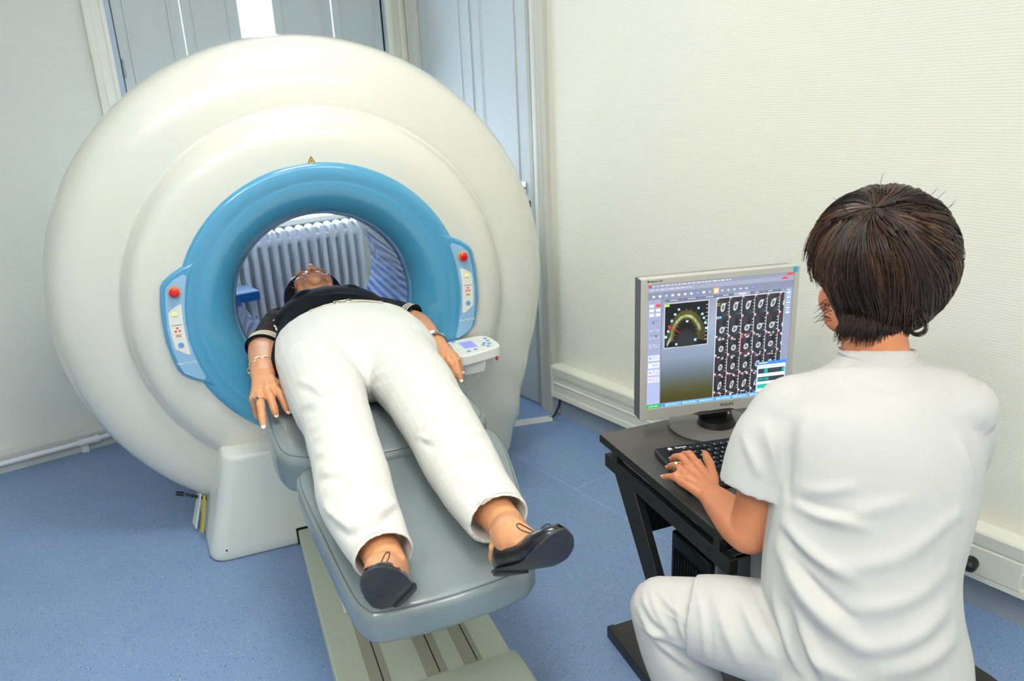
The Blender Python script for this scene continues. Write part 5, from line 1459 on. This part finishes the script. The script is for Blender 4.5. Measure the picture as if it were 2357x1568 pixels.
loft(tn, [(*A(2165, 915, 1.36), .056, .058), (*A(2200, 945, 1.35), .064, .068)], TF)
el2 = nshR.lerp(nelR, .62)
sleeve(tn, [(*A(2194, 930, 1.355), .055, .056), (*nshR.lerp(nelR, .2), .068, .070), (*el2, .066, .066)], TF, wall=.005, depth=.06)
for h_, kn in ((hipL, knL), (hipR, knR)):
    sleeve(tn, [(*h_.lerp(kn, .06), .100, .096), (*h_.lerp(kn, .3), .102, .097), (*h_.lerp(kn, .62), .094, .090), (*h_.lerp(kn, .80), .083, .083)], UP, wall=.006, depth=.05)
me = remesh(tn, .0045, 6)
items = [(1800, 1200, 1960, 1330, .014, .011, 14), (1830, 1160, 2000, 1215, .012, .009, 8), (1790, 1260, 1930, 1430, .014, .012, 14), (1815, 1330, 1990, 1490, .016, .014, 16), (1990, 1492, 2180, 1400, .018, .011, 22), (1950, 1400, 2175, 1320, .016, .008, 26), (2030, 1545, 2200, 1470, .018, .010, 16),
         (1840, 1420, 1900, 1560, .012, .013, 4), (1780, 1370, 1840, 1540, .011, .012, 4), (1700, 1360, 1765, 1500, .011, .010, 4), (1640, 1350, 1700, 1520, .011, .008, 4), (1880, 1185, 2090, 1150, .014, .006, 12), (1758, 980, 1790, 1110, .011, .009, -6), (1705, 1000, 1745, 1090, .010, .007, 0), (1850, 1130, 1960, 1120, .011, .006, 6),
         (1740, 1350, 1800, 1480, .010, -.010, 4), (1812, 1400, 1866, 1540, .010, -.012, 4), (1812, 1150, 1815, 1040, .009, -.009, -6), (1830, 1060, 1850, 960, .014, .007, 0), (1870, 1500, 1960, 1566, .014, .010, 6), (1900, 1300, 2140, 1245, .016, .006, 24), (1826, 1148, 1960, 1180, .009, -.007, 8), (1800, 1225, 1900, 1320, .009, -.008, 8), (1830, 1290, 1960, 1420, .010, -.009, 10),
         (1596, 1330, 1622, 1545, .006, .006, -8), (1612, 1330, 1640, 1545, .005, -.004, -8), (2240, 1120, 2200, 1010, .012, .008, 6), (2215, 1180, 2100, 1260, .014, .006, 0), (1930, 862, 2110, 900, .006, -.0025, 26)]
fns = surf_folds(me, items) + [wobble(14, .0035, 31), wobble(30, .0014, 32)]
displace(me, fns)
tno = link('tunic', me, M_tunic, nu, world=True)
# neckline band and sleeve hem stitching
b = B(); c_ = A(2016, 806, 1.40)
b.tube([c_ + TRt * cos(t) * .0665 + TF * sin(t) * .0645 + Vector((0, 0, -.018 * max(sin(t), 0))) for t in np.linspace(0, 2 * pi, 50)], .0035, 8, caps=False)
b.ob('collar', M_tunic, tno, world=True)
# shoes of the operator
for an in (anNL, anNR):
    ff = Vector((sin(radians(20)), cos(radians(20)), 0)); H_ = Vector((an.x, an.y, .015)) - ff * .04; f_ = foot_frame(H_, H_ + ff * .25, an + Vector((0, 0, .1)))
    shoe(f_[0], f_[4], nu, None, m_up=mat('white leather', 'E6E6E2', .4), bow=False)

# hair of the operator
Hc = A(2022, 592, 1.385); hx = Vector((cos(radians(34)), -sin(radians(34)), 0)); hy = Vector((sin(radians(34)), cos(radians(34)), 0)); hz = Vector((0, 0, 1))
def egg(n, k=1.0):
    x, y, z = n
    lo = max(-z, 0)
    a_ = .124 * (1 - .46 * lo ** 2.6); f_ = .125 * (1 - .45 * lo ** 2.2)
    if x < 0: a_ *= 1 - .15 * min(max((-z - .12) / .3, 0), 1)
    yy_ = y * f_ + (.028 * lo ** 2 if y < 0 else 0)
    zz_ = z * (.124 if z > 0 else .182)
    v_ = Vector(n)
    for dx_, dy_, dz_, am, wd in ((-.55, -.35, .75, -.07, .45), (.35, -.2, .9, .035, .45), (.85, -.3, .3, .035, .5), (.75, -.5, -.35, .05, .4), (-.28, -.3, .92, -.04, .14), (-.85, -.3, -.1, .03, .4)):
        q_ = Vector((dx_, dy_, dz_)).normalized(); k *= 1 + am * math.exp(-((v_ - q_).length / wd) ** 2)
    return Hc + (hx * (x * a_) + hy * (yy_) + hz * zz_) * k
def hair_ok(n):
    x, y, z = n
    if y > .30 and z < .45: return False
    if y > .05 and z < -.05: return False
    if y > -.22 and z < -.36: return False
    if x < 0 and y > -.26 and z < -.28: return False
    if z < -.955: return False
    return True
b = B(); NU, NV = 72, 48
pts_ = {}; V = []; Fc = []
for i in range(NV):
    for j in range(NU):
        t = pi * (i + .5) / NV; p = 2 * pi * j / NU; n_ = (sin(t) * cos(p), sin(t) * sin(p), cos(t)); V.append((n_, egg(n_, .955 + .012 * sin(p * 14 + 3 * sin(t * 5)))))
for i in range(NV - 1):
    for j in range(NU):
        q_ = (i * NU + j, i * NU + (j + 1) % NU, (i + 1) * NU + (j + 1) % NU, (i + 1) * NU + j)
        if all(hair_ok(V[k][0]) for k in q_): Fc.append(q_)
Fc.append(tuple(range(NU)))
me = bpy.data.meshes.new('hair_cap'); me.from_pydata([tuple(v[1]) for v in V], [], Fc); me.update(); smooth(me)
set_attr(me, 'hair', np.tile([.012, .007, .005], (len(me.vertices), 1)))
rr_ = random.Random(12)
wh = Vector((-.38, -.42, .82)).normalized()     # whorl direction in head frame
e1 = wh.orthogonal().normalized(); e2 = wh.cross(e1)
paths, cols, rads = [], [], []
clump = [(rr_.uniform(0, 2 * pi), rr_.uniform(.55, 1.0), rr_.uniform(-.5, .5), rr_.choice((.5, .8, 1.0, 1.3, 1.7, 2.3, 3.2)), rr_.uniform(.95, 1.075)) for _ in range(260)]
for i in range(3800):
    c_ = clump[i % len(clump)]
    az_ = c_[0] + rr_.gauss(0, .07); sw = c_[2] * 1.5 + 1.1 + rr_.gauss(0, .06); st = rr_.choice((.05, .3, .6, .9, 1.2, 1.4)) * rr_.uniform(.3, 1); en = st + rr_.uniform(.9, 1.9) * c_[1] + .65
    kk_ = c_[4] + rr_.gauss(0, .007); P_ = []; ph = rr_.uniform(-.3, .3) + c_[0] * 5; wv = rr_.uniform(.04, .12)
    for s_ in range(15):
        t = s_ / 14; th = st + (en - st) * t; a_ = az_ + sw * th * .35 + wv * sin(th * 4 + ph)
        n_ = wh * cos(th) + (e1 * cos(a_) + e2 * sin(a_)) * sin(th)
        # gravity: pull strands downwards
        n_ = (n_ + Vector((0, 0, -1)) * .50 * max(th - .5, 0) * max(0, 1 - abs(n_.z))).normalized()
        if not hair_ok(n_): break
        P_.append(egg(n_, kk_ - .02 * (1 - t) + .03 * max(0, t - .85) * rr_.uniform(-1, 2)))
    if len(P_) < 6: continue
    g_ = c_[3] * rr_.uniform(.75, 1.25)
    if g_ > 1.8: col_ = (.033 * g_, .0155 * g_, .0078 * g_)
    else: col_ = (.028 * g_, .0150 * g_, .0105 * g_)
    paths.append(P_); cols.append(col_); rads.append(rr_.uniform(.0009, .0019))
# loose flyaways and nape wisps
for i in range(16):
    th0 = rr_.uniform(0, 2 * pi); n_ = Vector((cos(th0) * .7, sin(th0) * .5 - .3, .75)).normalized(); p = egg(n_, 1.0); d = (n_ + Vector((rr_.uniform(-.6, .6), rr_.uniform(-.6, .6), .1))).normalized()
    t2 = n_.cross(d).normalized()
    dw = hx * d.x + hy * d.y + hz * d.z; nw = hx * n_.x + hy * n_.y + hz * n_.z
    paths.append([p + dw * .03 * t + nw * .010 * sin(t * 3) for t in np.linspace(0, 1, 8)]); cols.append((.03, .018, .012)); rads.append(.0005)
for i in range(420):
    px_ = rr_.uniform(1932, 2092); p = A(px_, 738 + rr_.uniform(-14, 14), 1.330 + .022 * ((px_ - 2010) / 80) ** 2); dx = (px_ - 2000) / 100
    paths.append([p + rt * (.008 * dx * t + .0015 * sin(t * 4 + i)) - up * (.026 + .016 * rr_.random() - .006 * abs(dx)) * t + fw * .016 * t * t for t in np.linspace(0, 1, 8)]); g_ = rr_.uniform(.7, 1.6); cols.append((.022 * g_, .0125 * g_, .0095 * g_)); rads.append(.0010)
for i in range(26):
    p = A(1905 + rr_.uniform(-5, 12), 715 + rr_.uniform(-25, 25), 1.40); dd = -rt * rr_.uniform(.012, .03) - up * rr_.uniform(-.004, .012)
    paths.append([p + dd * t + up * .003 * sin(t * 5) for t in np.linspace(0, 1, 8)]); cols.append((.018, .011, .009)); rads.append(.0006)
for i in range(26):   # the curl low on the right
    c0_ = A(2112 + rr_.uniform(-3, 3), 750 + rr_.uniform(-3, 3), 1.35 + rr_.uniform(-.01, .01)); r0 = rr_.uniform(.013, .0185)
    arc_ = [c0_ + rt * cos(a) * r0 + up * sin(a) * r0 for a in np.linspace(2.2, 2.2 - 5.2 if False else 2.2 + 4.6, 14)]
    paths.append([A(2075 + rr_.uniform(-8, 8), 700, 1.36)] + arc_); cols.append((.020, .012, .009)); rads.append(.0008)
ho = link('hair', strands_mesh(paths, cols, rads, 'hair'), M_hair, nu, world=True, label='short dark brown hair with lighter streaks')
link('hair_cap', me, M_hair, ho, world=True)

# stool
sp_ = Vector((pel.x, pel.y, 0)) - TF * .03 + TRt * .085
sl = empty('office_stool', sp_, 0, 'black upholstered swivel stool under the seated person', 'stool')
zt = hipL.z - .115
b = B(); b.tube([sp_ + Vector((0, 0, zt - .07)), sp_ + Vector((0, 0, zt - .06)), sp_ + Vector((0, 0, zt - .02)), sp_ + Vector((0, 0, zt - .005)), sp_ + Vector((0, 0, zt))], [.205, .22, .226, .22, .195], 48); b.ob('seat', M_seat, sl, sm=50, world=True)
b = B(); b.tube([sp_ + Vector((0, 0, .08)), sp_ + Vector((0, 0, zt - .06))], .022, 16); b.ob('column', M_steel, sl, world=True)
for k in range(5):
    a = 2 * pi * k / 5 + .3; dv = Vector((cos(a), sin(a), 0)); b = B(); b.tube([sp_ + dv * .02 + Vector((0, 0, .09)), sp_ + dv * .20 + Vector((0, 0, .065))], [.018, .012], 10); lg = b.ob('leg', M_deskm, sl, world=True)
    b = B(); c_ = sp_ + dv * .20; tn_ = Vector((-dv.y, dv.x, 0)); b.tube([c_ + tn_ * -.015 + Vector((0, 0, .026)), c_ + tn_ * .015 + Vector((0, 0, .026))], .026, 16); b.ob('castor', M_pc, lg, world=True)
